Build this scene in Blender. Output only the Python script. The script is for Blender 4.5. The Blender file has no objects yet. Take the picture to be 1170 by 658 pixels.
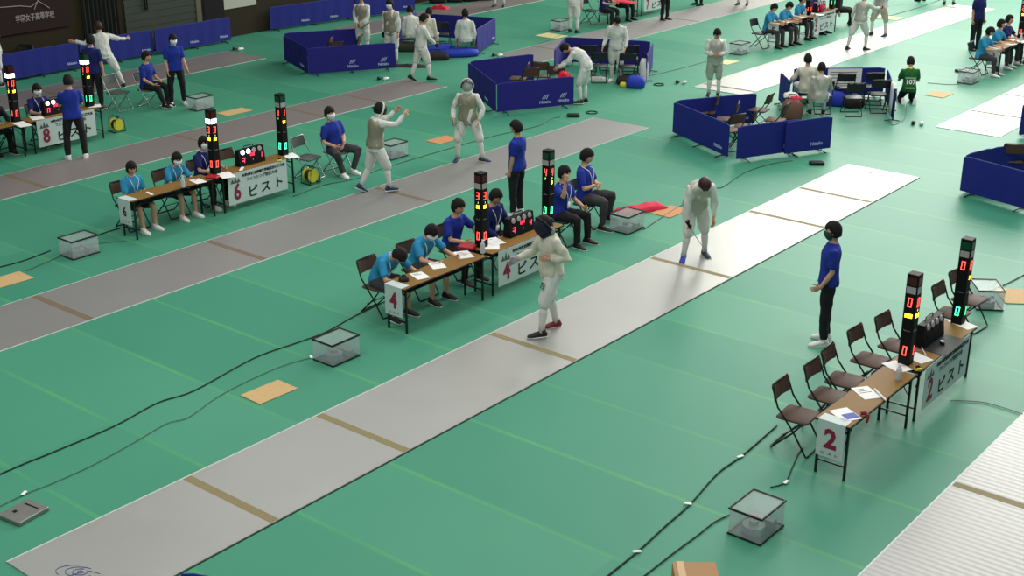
import bpy, math, random
from mathutils import Vector, Matrix, noise
random.seed(7)
R = math.radians
SC = bpy.context.scene
COL = SC.collection

# ------------------------------------------------------------------ camera, world, lights
cam_d = bpy.data.cameras.new('camera')
cam_d.sensor_fit = 'HORIZONTAL'
cam_d.sensor_width = 36.0
cam_d.lens = 36.0 * 1515.84 / 1170.0
cam_d.clip_end = 300
cam = bpy.data.objects.new('camera', cam_d)
COL.objects.link(cam)
cam.location = (0, 0, 7.3956)
cam.rotation_euler = (math.pi / 2 - 0.368795, 0, 0.683925)
SC.camera = cam

world = bpy.data.worlds.new('gym_air')
SC.world = world
world.use_nodes = True
wbg = world.node_tree.nodes['Background']
wbg.inputs[0].default_value = (0.86, 0.95, 1.0, 1)
wbg.inputs[1].default_value = 0.27

SC.view_settings.view_transform = 'Standard'
SC.view_settings.look = 'None'
SC.view_settings.gamma = 1.0
SC.view_settings.exposure = 0.18
SC.view_settings.use_curve_mapping = False


def area(name, loc, sx, sy, power, col=(1, .98, .93), target=None):
    d = bpy.data.lights.new(name, 'AREA')
    d.shape = 'RECTANGLE'; d.size = sx; d.size_y = sy; d.energy = power; d.color = col
    o = bpy.data.objects.new(name, d); COL.objects.link(o); o.location = loc
    if target is not None:
        o.rotation_euler = (Vector(target) - Vector(loc)).to_track_quat('-Z', 'Y').to_euler()
    return o


# hall lamps: a row over each pair of pistes
for ix, (x, pw) in enumerate([(-4, 360), (-13, 440), (-22, 230)]):
    for y in (6, 18, 30, 42):
        area('ceiling_lamp', (x, y, 12.5), 3.0, 5.0, pw)
# bright end of the hall: high windows beyond the far pistes
area('window_daylight', (-18, 62, 16.0), 30, 18, 13500, (1, 1, .92), (-12, 20, 0))


# ------------------------------------------------------------------ colour and material helpers
def lin(c):
    return tuple(((v / 255) / 12.92 if v / 255 <= .04045 else ((v / 255 + .055) / 1.055) ** 2.4) for v in c)


MATS = {}


def mat(name, rgb, rough=.7, metal=0.0, emit=0.0, spec=.4, vary=0.0, vscale=6.0, bump=0.0, bscale=60.0, alpha=1.0, trans=0.0):
    if name in MATS: return MATS[name]
    m = bpy.data.materials.new(name); m.use_nodes = True
    nt = m.node_tree; b = nt.nodes['Principled BSDF']
    c = lin(rgb)
    b.inputs['Base Color'].default_value = (*c, 1)
    b.inputs['Roughness'].default_value = rough
    b.inputs['Metallic'].default_value = metal
    b.inputs['Specular IOR Level'].default_value = spec
    if alpha < 1: b.inputs['Alpha'].default_value = alpha
    if trans: b.inputs['Transmission Weight'].default_value = trans
    if emit:
        b.inputs['Emission Color'].default_value = (*c, 1)
        b.inputs['Emission Strength'].default_value = emit
    tc = nt.nodes.new('ShaderNodeTexCoord')
    if vary:
        n = nt.nodes.new('ShaderNodeTexNoise'); n.inputs['Scale'].default_value = vscale; n.inputs['Detail'].default_value = 3
        nt.links.new(tc.outputs['Object'], n.inputs['Vector'])
        mx = nt.nodes.new('ShaderNodeMix'); mx.data_type = 'RGBA'
        mx.inputs['A'].default_value = (*[v * (1 - vary) for v in c], 1)
        mx.inputs['B'].default_value = (*[min(1, v * (1 + vary)) for v in c], 1)
        nt.links.new(n.outputs['Fac'], mx.inputs['Factor'])
        nt.links.new(mx.outputs['Result'], b.inputs['Base Color'])
    if bump:
        n2 = nt.nodes.new('ShaderNodeTexNoise'); n2.inputs['Scale'].default_value = bscale
        nt.links.new(tc.outputs['Object'], n2.inputs['Vector'])
        bp = nt.nodes.new('ShaderNodeBump'); bp.inputs['Strength'].default_value = bump; bp.inputs['Distance'].default_value = .01
        nt.links.new(n2.outputs['Fac'], bp.inputs['Height']); nt.links.new(bp.outputs['Normal'], b.inputs['Normal'])
    MATS[name] = m
    return m


M_BLACK = mat('black_plastic', (12, 13, 14), .6, spec=.2)
M_FRAME = mat('dark_frame_steel', (30, 40, 36), .4, .3)
M_CHROME = mat('grey_tube_steel', (150, 158, 155), .3, .8)
M_BROWN = mat('brown_vinyl', (80, 58, 46), .7, vary=.12, bump=.1)
M_GREYSEAT = mat('grey_vinyl', (84, 92, 86), .5, vary=.08)
M_NAVYSEAT = mat('black_vinyl', (28, 30, 36), .5, vary=.1)
M_PAPER = mat('white_paper', (232, 232, 228), .7)
M_PRINT = mat('printed_ink', (60, 62, 66), .7)
M_RED = mat('red_plastic', (190, 30, 40), .5)
M_YEL = mat('yellow_plastic', (215, 205, 60), .5)
M_WHITE = mat('white_cloth', (206, 208, 200), .85, vary=.05, vscale=14, bump=.25, bscale=30)
M_CREAM = mat('cream_cloth', (200, 198, 178), .85, vary=.05, vscale=14, bump=.25, bscale=30)
M_LAME = mat('grey_metallic_cloth', (146, 142, 122), .5, .35, vary=.08, vscale=20, bump=.2, bscale=60)
M_LAME2 = mat('silver_metallic_cloth', (176, 176, 164), .5, .3, vary=.08, vscale=20, bump=.2, bscale=60)
M_BLUE = mat('royal_blue_cloth', (20, 44, 142), .85, vary=.12, vscale=10, bump=.2, bscale=25)
M_NAVY = mat('navy_blue_cloth', (17, 28, 92), .85, vary=.12, vscale=10, bump=.2, bscale=25)
M_CYAN = mat('turquoise_cloth', (40, 138, 180), .85, vary=.1, vscale=10, bump=.2, bscale=25)
M_PANTS = mat('black_trouser_cloth', (22, 22, 26), .85, vary=.2, bump=.2, bscale=25)
M_PANTSG = mat('charcoal_trouser_cloth', (58, 56, 60), .85, vary=.15, bump=.2, bscale=25)
M_GREEN = mat('dark_green_cloth', (30, 96, 44), .85, vary=.12)
M_LIME = mat('lime_cloth', (190, 220, 30), .8)
M_SKIN = mat('skin', (196, 150, 122), .6, vary=.05)
M_HAIR = mat('black_hair', (16, 13, 12), .85, vary=.3, vscale=40)
M_HAIRR = mat('reddish_dark_hair', (52, 18, 20), .55, vary=.3, vscale=40)
M_MASK = mat('white_face_mask', (226, 232, 236), .8)
M_MASKG = mat('dark_green_face_mask', (32, 70, 60), .8)
M_EYE = mat('dark_eye', (18, 14, 12), .3)
M_LIP = mat('lip', (160, 92, 84), .6)
M_SHOEW = mat('white_shoe', (225, 225, 220), .6)
M_SHOEB = mat('black_shoe', (24, 24, 26), .55)
M_SHOEBL = mat('blue_shoe', (36, 50, 160), .55)
M_SHOENV = mat('dark_blue_shoe', (38, 52, 78), .55)
M_SHOER = mat('maroon_shoe', (104, 26, 38), .55)
M_MESH = mat('black_mask_mesh', (22, 22, 26), .5, .3, bump=.6, bscale=220)
M_MESHG = mat('silver_mask_mesh', (170, 172, 168), .5, .4, bump=.6, bscale=220)
M_MESHB = mat('navy_mask_mesh', (22, 26, 52), .5, .2, bump=.6, bscale=220)
M_COVER = mat('blue_barrier_cover', (18, 30, 122), .75, vary=.1, vscale=3, bump=.2, bscale=12)
M_COVER2 = mat('indigo_barrier_cover', (28, 24, 118), .75, vary=.1, vscale=3, bump=.2, bscale=12)
M_LOGO = mat('pale_lettering', (170, 182, 214), .7)
M_TAPE = mat('brown_seam_tape', (132, 120, 82), .7, vary=.08)
M_TAPED = mat('dark_seam_tape', (112, 98, 76), .7, vary=.08)
M_BOARD = mat('tan_board', (196, 164, 112), .75, vary=.1, vscale=12)
M_BOARDO = mat('orange_board', (192, 134, 86), .75, vary=.1, vscale=12)
M_CARD = mat('cardboard', (168, 128, 88), .8, vary=.06)
M_CABLE = mat('dark_green_cable', (20, 46, 36), .6)
M_CABLEG = mat('grey_green_cable', (74, 104, 92), .6)
M_REDCLOTH = mat('red_cloth', (200, 36, 66), .8, vary=.2, vscale=9, bump=.3, bscale=20)
M_BAGB = mat('dark_bag_cloth', (40, 32, 34), .8, vary=.3, bump=.2)
M_BAGBL = mat('blue_bag_cloth', (32, 54, 170), .7, vary=.25, bump=.3)
M_BAGBR = mat('brown_bag_cloth', (110, 76, 62), .8, vary=.2)
M_GLASSY = mat('clear_plastic', (214, 220, 222), .25, alpha=.27)
M_SIGN = mat('sign_sheet', (190, 204, 200), .6)
M_MAROON = mat('maroon_ink', (140, 26, 56), .6)
M_INK = mat('black_ink', (18, 20, 20), .6)
M_INKG = mat('green_grey_ink', (70, 92, 88), .6)
M_METAL = mat('brushed_metal', (150, 150, 142), .35, .7, vary=.2, vscale=9)
M_LAMPOFF = mat('unlit_lamp', (165, 162, 162), .35)
M_LAMPON = mat('lit_white_lamp', (235, 240, 255), .4, emit=6)
M_REDON = mat('lit_red_digit', (255, 70, 60), .4, emit=3.2)
M_PINKON = mat('lit_pink_digit', (255, 60, 96), .4, emit=2.2)
M_GRNON = mat('lit_green_digit', (70, 255, 170), .4, emit=3.0)
M_YELON = mat('lit_yellow_lamp', (255, 220, 50), .4, emit=2.6)
M_REDLENS = mat('unlit_red_lens', (70, 14, 18), .25)
M_GRNLENS = mat('unlit_green_lens', (12, 66, 42), .25)


# ------------------------------------------------------------------ mesh builder
class MB:
    def __init__(s): s.v = []; s.f = []
    def add(s, vs, fs):
        b = len(s.v); s.v += [tuple(v) for v in vs]; s.f += [tuple(b + i for i in f) for f in fs]; return s
    def box(s, x0, x1, y0, y1, z0, z1, M=None):
        vs = [Vector(p) for p in ((x0,y0,z0),(x1,y0,z0),(x1,y1,z0),(x0,y1,z0),(x0,y0,z1),(x1,y0,z1),(x1,y1,z1),(x0,y1,z1))]
        if M: vs = [M @ v for v in vs]
        return s.add(vs, [(0,3,2,1),(4,5,6,7),(0,1,5,4),(1,2,6,5),(2,3,7,6),(3,0,4,7)])
    def rbox(s, x0, x1, y0, y1, z0, z1, r=.02, n=3, M=None):
        # box with rounded vertical corners and a small chamfer
        pts = []
        for cx, cy, a0 in ((x1-r, y1-r, 0), (x0+r, y1-r, 90), (x0+r, y0+r, 180), (x1-r, y0+r, 270)):
            for k in range(n + 1):
                a = R(a0 + 90 * k / n); pts.append((cx + r * math.cos(a), cy + r * math.sin(a)))
        c = min(r * .5, (z1 - z0) * .3); cx = (x0 + x1) / 2; cy = (y0 + y1) / 2
        def lay(z, q):
            sx = 1 - q / max(1e-6, (x1 - x0) / 2); sy = 1 - q / max(1e-6, (y1 - y0) / 2)
            return [Vector((cx + (p[0] - cx) * sx, cy + (p[1] - cy) * sy, z)) for p in pts]
        L = [lay(z0, c), lay(z0 + c, 0), lay(z1 - c, 0), lay(z1, c)]
        if M: L = [[M @ v for v in l] for l in L]
        return s.loft(L)
    def loft(s, rings, cap=True, close=False):
        n = len(rings[0]); vs = [v for r in rings for v in r]; fs = []
        m = len(rings)
        for i in range(m if close else m - 1):
            j = (i + 1) % m
            for k in range(n):
                l = (k + 1) % n; fs.append((i*n+k, i*n+l, j*n+l, j*n+k))
        if cap and not close:
            fs.append(tuple(range(n - 1, -1, -1))); fs.append(tuple((m-1)*n + k for k in range(n)))
        return s.add(vs, fs)
    def tube(s, pts, rad, n=8, closed=False, cap=True):
        pts = [Vector(p) for p in pts]; m = len(pts)
        rs = rad if isinstance(rad, (list, tuple)) else [rad] * m
        rings = []; up = None
        for i in range(m):
            if closed: d = pts[(i+1) % m] - pts[i-1]
            else: d = pts[min(i+1, m-1)] - pts[max(i-1, 0)]
            if d.length < 1e-9: d = Vector((0, 0, 1))
            d.normalize()
            if up is None:
                up = Vector((0, 0, 1)) if abs(d.z) < .9 else Vector((0, 1, 0))
            x = up.cross(d)
            if x.length < 1e-4: x = Vector((1, 0, 0)).cross(d)
            x.normalize(); up = d.cross(x).normalized()
            rings.append([pts[i] + rs[i] * (math.cos(2*math.pi*k/n) * x + math.sin(2*math.pi*k/n) * up) for k in range(n)])
        return s.loft(rings, cap, closed)
    def cyl(s, c, r, h, n=16, axis='z', r2=None):
        c = Vector(c); a = {'x': Vector((1,0,0)), 'y': Vector((0,1,0)), 'z': Vector((0,0,1))}[axis]
        return s.tube([c, c + a * h], [r, r if r2 is None else r2], n)
    def ball(s, c, rx, ry, rz, nu=14, nv=9, fn=None, M=None):
        c = Vector(c); rings = []
        for j in range(1, nv):
            t = math.pi * j / nv; ring = []
            for i in range(nu):
                a = 2 * math.pi * i / nu
                d = Vector((math.sin(t) * math.cos(a), math.sin(t) * math.sin(a), -math.cos(t)))
                k = fn(d) if fn else 1.0
                p = Vector((d.x * rx, d.y * ry, d.z * rz)) * k
                ring.append(c + (M @ p if M else p))
            rings.append(ring)
        return s.loft(rings)
    def mesh(s, name, mt, smooth=False):
        me = bpy.data.meshes.new(name); me.from_pydata(s.v, [], s.f); me.validate(); me.update()
        if mt: me.materials.append(mt)
        if smooth:
            for p in me.polygons: p.use_smooth = True
        return me
    def build(s, name, mt, parent=None, smooth=False, label=None):
        o = bpy.data.objects.new(name, s.mesh(name, mt, smooth)); COL.objects.link(o)
        if parent: o.parent = parent
        if label: o['label'] = label
        return o


def tag(o, label, cat, group=None, kind=None):
    if label: o['label'] = label
    if cat: o['category'] = cat
    if group: o['group'] = group
    if kind: o['kind'] = kind
    return o


def empty(name, loc=(0, 0, 0), rz=0.0):
    o = bpy.data.objects.new(name, None); COL.objects.link(o)
    o.location = (loc[0], loc[1], loc[2] if len(loc) > 2 else 0); o.rotation_euler = (0, 0, rz)
    o.empty_display_size = .1
    return o


def copy_tree(o, parent=None):
    c = o.copy(); COL.objects.link(c); c.parent = parent
    for ch in [x for x in KIDS.get(o.name, [])]:
        copy_tree(ch, c)
    return c


KIDS = {}


def index_kids():
    KIDS.clear()
    for o in bpy.data.objects:
        if o.parent: KIDS.setdefault(o.parent.name, []).append(o)


def text_mesh(body, size, extr=.0015, bold=0.0, sx=1.0, align='CENTER'):
    cu = bpy.data.curves.new('t', 'FONT'); cu.body = body; cu.size = size; cu.extrude = extr; cu.offset = bold
    cu.align_x = align; cu.align_y = 'CENTER'; cu.resolution_u = 2
    o = bpy.data.objects.new('t', cu); COL.objects.link(o)
    dg = bpy.context.evaluated_depsgraph_get()
    me = bpy.data.meshes.new_from_object(o.evaluated_get(dg))
    bpy.data.objects.remove(o)
    if sx != 1.0:
        for v in me.vertices: v.co.x *= sx
    return me


def text(name, body, size, mt, loc, rot, parent, bold=0.0, sx=1.0, extr=.0015, align='CENTER'):
    me = text_mesh(body, size, extr, bold, sx, align); me.name = name
    me.materials.clear(); me.materials.append(mt)
    o = bpy.data.objects.new(name, me); COL.objects.link(o); o.parent = parent
    o.location = loc; o.rotation_euler = rot
    return o


SEG = {'0': 'abcdef', '1': 'bc', '2': 'abged', '3': 'abgcd', '4': 'fgbc', '5': 'afgcd', '6': 'afgedc', '7': 'abc', '8': 'abcdefg', '9': 'abcdfg'}


def digits(s, w, h, t=None, gap=None, slant=.08):
    """seven segment digits in the local XZ plane, facing -Y, centred"""
    t = t or w * .2; gap = gap or w * .45; m = MB(); n = len(s); W = n * w + (n - 1) * gap
    for i, c in enumerate(s):
        x0 = -W / 2 + i * (w + gap)
        for g in SEG.get(c, ''):
            x, y, u, v = {'a': (0, h-t, w, t), 'b': (w-t, h/2, t, h/2), 'c': (w-t, 0, t, h/2), 'd': (0, 0, w, t), 'e': (0, 0, t, h/2), 'f': (0, h/2, t, h/2), 'g': (0, (h-t)/2, w, t)}[g]
            sh = lambda z: slant * (z - h / 2)
            vs = [(x0+x+sh(y), 0, y-h/2), (x0+x+u+sh(y), 0, y-h/2), (x0+x+u+sh(y+v), 0, y+v-h/2), (x0+x+sh(y+v), 0, y+v-h/2)]
            vs2 = [(a, b - .003, c2) for a, b, c2 in vs]
            m.add(vs + vs2, [(0,1,2,3),(7,6,5,4),(0,4,5,1),(1,5,6,2),(2,6,7,3),(3,7,4,0)])
    return m


def place(o, loc, rot=(0, 0, 0)):
    o.location = loc; o.rotation_euler = rot; return o


# ------------------------------------------------------------------ setting: floor and wall
def floor_material():
    m = bpy.data.materials.new('green_sports_mat'); m.use_nodes = True; nt = m.node_tree; N = nt.nodes; L = nt.links
    b = N['Principled BSDF']; b.inputs['Roughness'].default_value = .5; b.inputs['Specular IOR Level'].default_value = .22
    tc = N.new('ShaderNodeTexCoord'); sp = N.new('ShaderNodeSeparateXYZ'); L.new(tc.outputs['Object'], sp.inputs[0])
    def mt_(op, a, bb=None, cc=None):
        n = N.new('ShaderNodeMath'); n.operation = op
        for i, q in enumerate((a, bb, cc)):
            if q is None: continue
            if isinstance(q, (int, float)): n.inputs[i].default_value = q
            else: L.new(q, n.inputs[i])
        return n.outputs[0]
    v = mt_('DIVIDE', mt_('ADD', sp.outputs['Y'], -6.77 + 1.42 * 20), 1.42)
    fr = mt_('FRACT', v); cell = mt_('FLOOR', v)
    dist = mt_('ABSOLUTE', mt_('SUBTRACT', mt_('FRACT', mt_('ADD', v, .5)), .5))
    # wobble the joint strength along its length
    nz = N.new('ShaderNodeTexNoise'); nz.inputs['Scale'].default_value = .6; L.new(tc.outputs['Object'], nz.inputs['Vector'])
    line = mt_('MULTIPLY', mt_('LESS_THAN', dist, .02), mt_('MULTIPLY', mt_('SUBTRACT', nz.outputs['Fac'], .22), .95))
    wn = N.new('ShaderNodeTexWhiteNoise'); wn.noise_dimensions = '2D'
    cb = N.new('ShaderNodeCombineXYZ'); L.new(cell, cb.inputs[0]); L.new(mt_('FLOOR', mt_('DIVIDE', sp.outputs['X'], 6.5)), cb.inputs[1]); L.new(cb.outputs[0], wn.inputs['Vector'])
    n2 = N.new('ShaderNodeTexNoise'); n2.inputs['Scale'].default_value = .35; n2.inputs['Detail'].default_value = 4; L.new(tc.outputs['Object'], n2.inputs['Vector'])
    tone = mt_('ADD', mt_('MULTIPLY', wn.outputs['Value'], .45), mt_('MULTIPLY', n2.outputs['Fac'], .6))
    mx = N.new('ShaderNodeMix'); mx.data_type = 'RGBA'; L.new(tone, mx.inputs['Factor'])
    mx.inputs['A'].default_value = (*lin((50, 128, 104)), 1); mx.inputs['B'].default_value = (*lin((78, 150, 120)), 1)
    m2 = N.new('ShaderNodeMix'); m2.data_type = 'RGBA'; L.new(line, m2.inputs['Factor']); L.new(mx.outputs['Result'], m2.inputs['A'])
    m2.inputs['B'].default_value = (*lin((92, 176, 92)), 1)
    L.new(m2.outputs['Result'], b.inputs['Base Color'])
    n3 = N.new('ShaderNodeTexNoise'); n3.inputs['Scale'].default_value = 1.2; n3.inputs['Detail'].default_value = 5; L.new(tc.outputs['Object'], n3.inputs['Vector'])
    bp = N.new('ShaderNodeBump'); bp.inputs['Strength'].default_value = .12; bp.inputs['Distance'].default_value = .03
    L.new(n3.outputs['Fac'], bp.inputs['Height']); L.new(bp.outputs['Normal'], b.inputs['Normal'])
    return m


fl = MB().box(-32, 12, -2, 72, -.1, 0).build('floor', floor_material())
tag(fl, 'green sports mats covering the hall floor with pale yellow green joints', 'floor', kind='structure')
WX = -32.0
M_WALL = mat('dark_brown_wall', (40, 32, 11), .9, vary=.2, vscale=.8)
wl = MB().box(WX - .2, WX, -2, 72, -.1, 9).build('wall_left', M_WALL)
tag(wl, 'dark brown wooden wall along the left side of the hall', 'wall', kind='structure')
sh = MB()
for k in range(30): sh.box(WX, WX + .03 + .012 * (k % 2), 22.1, 24.55, .05 + k * .1, .15 + k * .1)
tag(sh.build('door_1', mat('grey_green_shutter', (58, 66, 57), .8, vary=.06)), 'grey green roller shutter set into the brown wall', 'shutter', kind='structure')
tag(MB().box(WX, WX + .06, 24.55, 24.85, 0, 4).build('trim_1', mat('olive_trim', (92, 92, 66), .7)), 'olive upright trim beside the grey shutter', 'trim', kind='structure')
bn = empty('hanging_banner', (WX + .05, 17, 1.0)); tag(bn, 'very dark red cloth banner with pale characters hanging on the wall', 'banner')
MB().box(0, .02, -4, 3.35, 0.1, 2.5).build('cloth', mat('dark_maroon_banner', (34, 10, 12), .85, vary=.1), bn)
text('lettering', '学園女子高等学校', .2, mat('dim_white_ink', (150, 140, 136), .7), (.03, 2.3, .46), (R(90), 0, R(90)), bn, bold=.003, sx=.72)
ln = MB(); ln.tube([(.03, 1, .85), (.03, 1.9, .80), (.03, 2.2, .74), (.03, 2.45, .86), (.03, 2.75, .64)], .012, 6); ln.tube([(.03, 2.3, .66), (.03, 2.45, .9)], .012, 6)
ln.build('line_emblem', MATS['dim_white_ink'], bn)
ct = MB(); rr = []
for k in range(40):
    yy = k * .028; rr.append([Vector((.05 + .03 * math.sin(k * 1.3), yy, z)) for z in (0, 3.2)])
vs = [v for r_ in rr for v in r_]; ct.add(vs, [(2*i, 2*i+2, 2*i+3, 2*i+1) for i in range(39)])
ct.add([v + Vector((-.01, 0, 0)) for v in vs], [(2*i, 2*i+1, 2*i+3, 2*i+2) for i in range(39)])
c_ = ct.build('curtain', mat('dark_green_curtain', (20, 24, 18), .9, vary=.2)); c_.location = (WX + .03, 20.75, .02)
tag(c_, 'dark folded curtain hanging beside the red banner', 'curtain')
tag(MB().box(WX, WX + .05, 20.78, 20.84, .3, 4).build('trim_2', mat('dim_pole', (96, 100, 84), .6)), 'pale upright pole beside the dark curtain', 'trim', kind='structure')
e = empty('wall_notice', (WX + .01, 21.35, 1.35)); tag(e, 'small grey notice with two square symbols on the brown wall', 'notice')
MB().box(0, .01, -.13, .13, -.28, .28).build('sheet', mat('dim_notice', (72, 72, 52), .8), e)
text('lettering', '回', .2, mat('notice_ink', (120, 122, 104), .8), (.015, 0, .12), (R(90), 0, R(90)), e); text('lettering', '国', .2, MATS['notice_ink'], (.015, 0, -.12), (R(90), 0, R(90)), e)
e = empty('wall_poster', (WX + .01, 26.1, 1.05)); tag(e, 'white poster on the brown wall cut by the top of the photo', 'poster')
MB().box(0, .012, -.75, .75, -.2, .9).build('sheet', mat('poster_sheet', (176, 178, 160), .7), e)
MB().tube([(.016, -.62, .0), (.016, -.56, .05), (.016, -.5, .02)], .012, 6).build('small_mark', M_PRINT, e)
dk = MB().box(0, .04, -.42, .42, 0, 2.6).build('hanging_cloth', mat('black_hanging_cloth', (16, 12, 18), .9, vary=.3)); dk.location = (WX + .02, 25.15, .02)
tag(dk, 'black cloth hanging on the wall right of the shutter', 'cloth')
tb = MB(); tb.tube([(0, 0, 2.4), (0, .02, .72), (0, .08, .7), (0, .1, 2.4)], .02, 6); o = tb.build('hanging_strap', M_BLACK); o.location = (WX + .08, 22.75, .5)
tag(o, 'black looped strap hanging in front of the grey shutter', 'strap')


# ------------------------------------------------------------------ pistes
def piste_material(name, c, rough, metal, rib=False):
    m = bpy.data.materials.new(name); m.use_nodes = True; nt = m.node_tree; N = nt.nodes; L = nt.links
    b = N['Principled BSDF']; b.inputs['Roughness'].default_value = rough; b.inputs['Metallic'].default_value = metal
    tc = N.new('ShaderNodeTexCoord'); n = N.new('ShaderNodeTexNoise'); n.inputs['Scale'].default_value = .9; n.inputs['Detail'].default_value = 4
    L.new(tc.outputs['Object'], n.inputs['Vector'])
    mx = N.new('ShaderNodeMix'); mx.data_type = 'RGBA'; L.new(n.outputs['Fac'], mx.inputs['Factor'])
    cl = lin(c); mx.inputs['A'].default_value = (*[v * .92 for v in cl], 1); mx.inputs['B'].default_value = (*[min(1, v * 1.08) for v in cl], 1)
    L.new(mx.outputs['Result'], b.inputs['Base Color'])
    w = N.new('ShaderNodeTexWave'); w.bands_direction = 'Y'; w.inputs['Scale'].default_value = 3.6 if rib else 40
    L.new(tc.outputs['Object'], w.inputs['Vector'])
    bp = N.new('ShaderNodeBump'); bp.inputs['Strength'].default_value = .22 if rib else .05; bp.inputs['Distance'].default_value = .006
    L.new(w.outputs['Fac'], bp.inputs['Height']); L.new(bp.outputs['Normal'], b.inputs['Normal'])
    return m


M_P4 = piste_material('pale_metal_piste', (174, 174, 169), .45, .65)
M_P2 = piste_material('ribbed_metal_piste', (144, 144, 142), .45, .5, True)
M_P6 = piste_material('grey_metal_piste', (152, 150, 147), .46, .5)
M_P8 = piste_material('dull_metal_piste', (138, 130, 127), .48, .35)
M_EDGE = mat('piste_edge_strip', (196, 206, 198), .5)
PISTES = [
    # name, x0, x1, y0, y1, material, seams, label
    ('4', -11.18, -9.68, 5.67, 24.56, M_P4, (7.9, 9.93, 13.24, 17.33, 20.54, 22.44), 'long pale metal piste crossing the middle of the photo'),
    ('2', -4.42, -2.92, 5.67, 24.56, M_P2, (13.23,), 'ribbed bright metal piste cut off at the lower right corner'),
    ('6', -17.5, -16.02, 5.67, 24.5, M_P6, (9.96, 13.26, 17.3), 'grey metal piste between the table marked six and the table marked four'),
    ('8', -23.8, -22.35, 5.67, 24.8, M_P8, (13.3, 17.37, 20.6, 22.48), 'dull grey piste between the table marked eight and the table marked six'),
    ('10', -30.3, -28.7, 5.67, 24.3, M_P8, (18.0,), 'farthest dull piste along the wall with the blue barriers at upper left'),
    ('3', -11.04, -9.6, 28.66, 47.6, M_P4, (30.68, 32.9), 'bright white piste end at the upper right edge'),
    ('5', -17.45, -15.97, 28.7, 45.5, M_P4, (29.2, 44.9), 'light piste running past the table marked five to the top right'),
    ('7', -24.0, -22.4, 28.7, 47.6, M_P6, (30.4, 37), 'grey piste in front of the table marked seven at the top'),
    ('9', -30.6, -29.0, 28.7, 47.6, M_P8, (33,), 'dull piste at the top edge above the middle blue enclosure'),
]
for nm, x0, x1, y0, y1, mt, seams, lab in PISTES:
    rt = empty('fencing_piste', ((x0 + x1) / 2, (y0 + y1) / 2, 0)); tag(rt, lab, 'piste')
    cx, cy = (x0 + x1) / 2, (y0 + y1) / 2
    MB().box(x0 - cx, x1 - cx, y0 - cy, y1 - cy, 0.0005, .012).build('deck', mt, rt)
    for sx in (x0 - cx - .02, x1 - cx):
        MB().box(sx, sx + .02, y0 - cy, y1 - cy, 0.0005, .010).build('edge_strip', mat('edge_shadow_strip', (46, 62, 54), .6) if nm == '4' and sx > 0 else M_EDGE, rt)  # dark right strip of the middle piste paints in the shadow along its deck
    for s_ in seams:
        MB().box(x0 - cx + .01, x1 - cx - .01, s_ - .055 - cy, s_ + .055 - cy, .012, .0135).build('seam_tape', M_TAPE if nm in '24' else M_TAPED, rt)
    if nm == '4':
        sc = MB()
        for k, (r0, a0, a1, ex) in enumerate([(.2, 60, 330, 1.3), (.13, 80, 400, 1.0), (.05, 0, 360, 1.0), (.28, 100, 220, 1.5)]):
            sc.tube([(r0 * ex * math.cos(R(a0 + (a1 - a0) * i / 14)), r0 * .7 * math.sin(R(a0 + (a1 - a0) * i / 14)), 0) for i in range(15)], .007, 5)
        sc.tube([(-.1, -.1, 0), (.15, .05, 0), (.35, .0, 0)], .007, 5)
        o = sc.build('scribble_emblem', mat('faded_blue_ink', (70, 78, 140), .6), rt); place(o, (-10.45 - cx, 6.03 - cy, .014), (0, 0, R(30))); o.scale = (.6, .6, .6)
    if nm in '43':
        k = MB(); k.tube([(-.3, .0, 0), (-.2, .03, 0), (-.12, .0, 0)], .008, 5); k.tube([(0, .03, 0), (.02, -.02, 0), (.12, -.01, 0)], .008, 5); k.tube([(.28, .02, 0), (.31, .0, 0)], .014, 5)
        o = k.build('faint_mark', mat('faded_grey_ink', (170, 165, 160), .6), rt); mx_, my_ = ((-10.39, 24.23) if nm == '4' else (-10.27, 28.90)); place(o, (mx_ - cx, my_ - cy, .0125))


# ------------------------------------------------------------------ people
def ell(c, ux, uy, n=14, p=2.3):
    out = []
    for k in range(n):
        a = 2 * math.pi * k / n; ca, sa = math.cos(a), math.sin(a)
        x = math.copysign(abs(ca) ** (2 / p), ca); y = math.copysign(abs(sa) ** (2 / p), sa)
        out.append(c + ux * x + uy * y)
    return out


def remesh(mb, vox, smooth=2, wr=0.0, seed=0.0):
    me = mb.mesh('tmp', None); o = bpy.data.objects.new('tmp', me); COL.objects.link(o)
    md = o.modifiers.new('r', 'REMESH'); md.mode = 'VOXEL'; md.voxel_size = vox; md.use_smooth_shade = True
    if smooth:
        ms = o.modifiers.new('s', 'SMOOTH'); ms.factor = .5; ms.iterations = smooth
    dg = bpy.context.evaluated_depsgraph_get()
    out = bpy.data.meshes.new_from_object(o.evaluated_get(dg))
    bpy.data.objects.remove(o); bpy.data.meshes.remove(me)
    if wr:
        nr = [v.normal.copy() for v in out.vertices]
        for v, n_ in zip(out.vertices, nr):
            q = v.co * 11 + Vector((seed, seed * .7, 0)); q.z *= .6
            v.co += n_ * wr * noise.noise(q)
    return out


def head_r(d):
    """distance factor of the head surface in direction d (x right, y forward, z up)"""
    k = 1.0
    if d.z < 0: k -= .16 * (-d.z) ** 1.3 * (1 if abs(d.x) > .2 else .6)
    k -= .06 * max(0, abs(d.x) - .55) * (1 if d.z < .3 else .3)
    # nose
    k += .17 * math.exp(-((d.x / .13) ** 2 + ((d.z + .16) / .17) ** 2)) * (d.y > 0)
    # chin
    k += .05 * math.exp(-((d.x / .3) ** 2 + ((d.z + .75) / .16) ** 2)) * (d.y > 0)
    # eye sockets
    k -= .04 * math.exp(-(((abs(d.x) - .34) / .14) ** 2 + ((d.z - .06) / .1) ** 2)) * (d.y > 0)
    return k


HR = (.081, .100, .121)
_pcount = [0]


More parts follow.
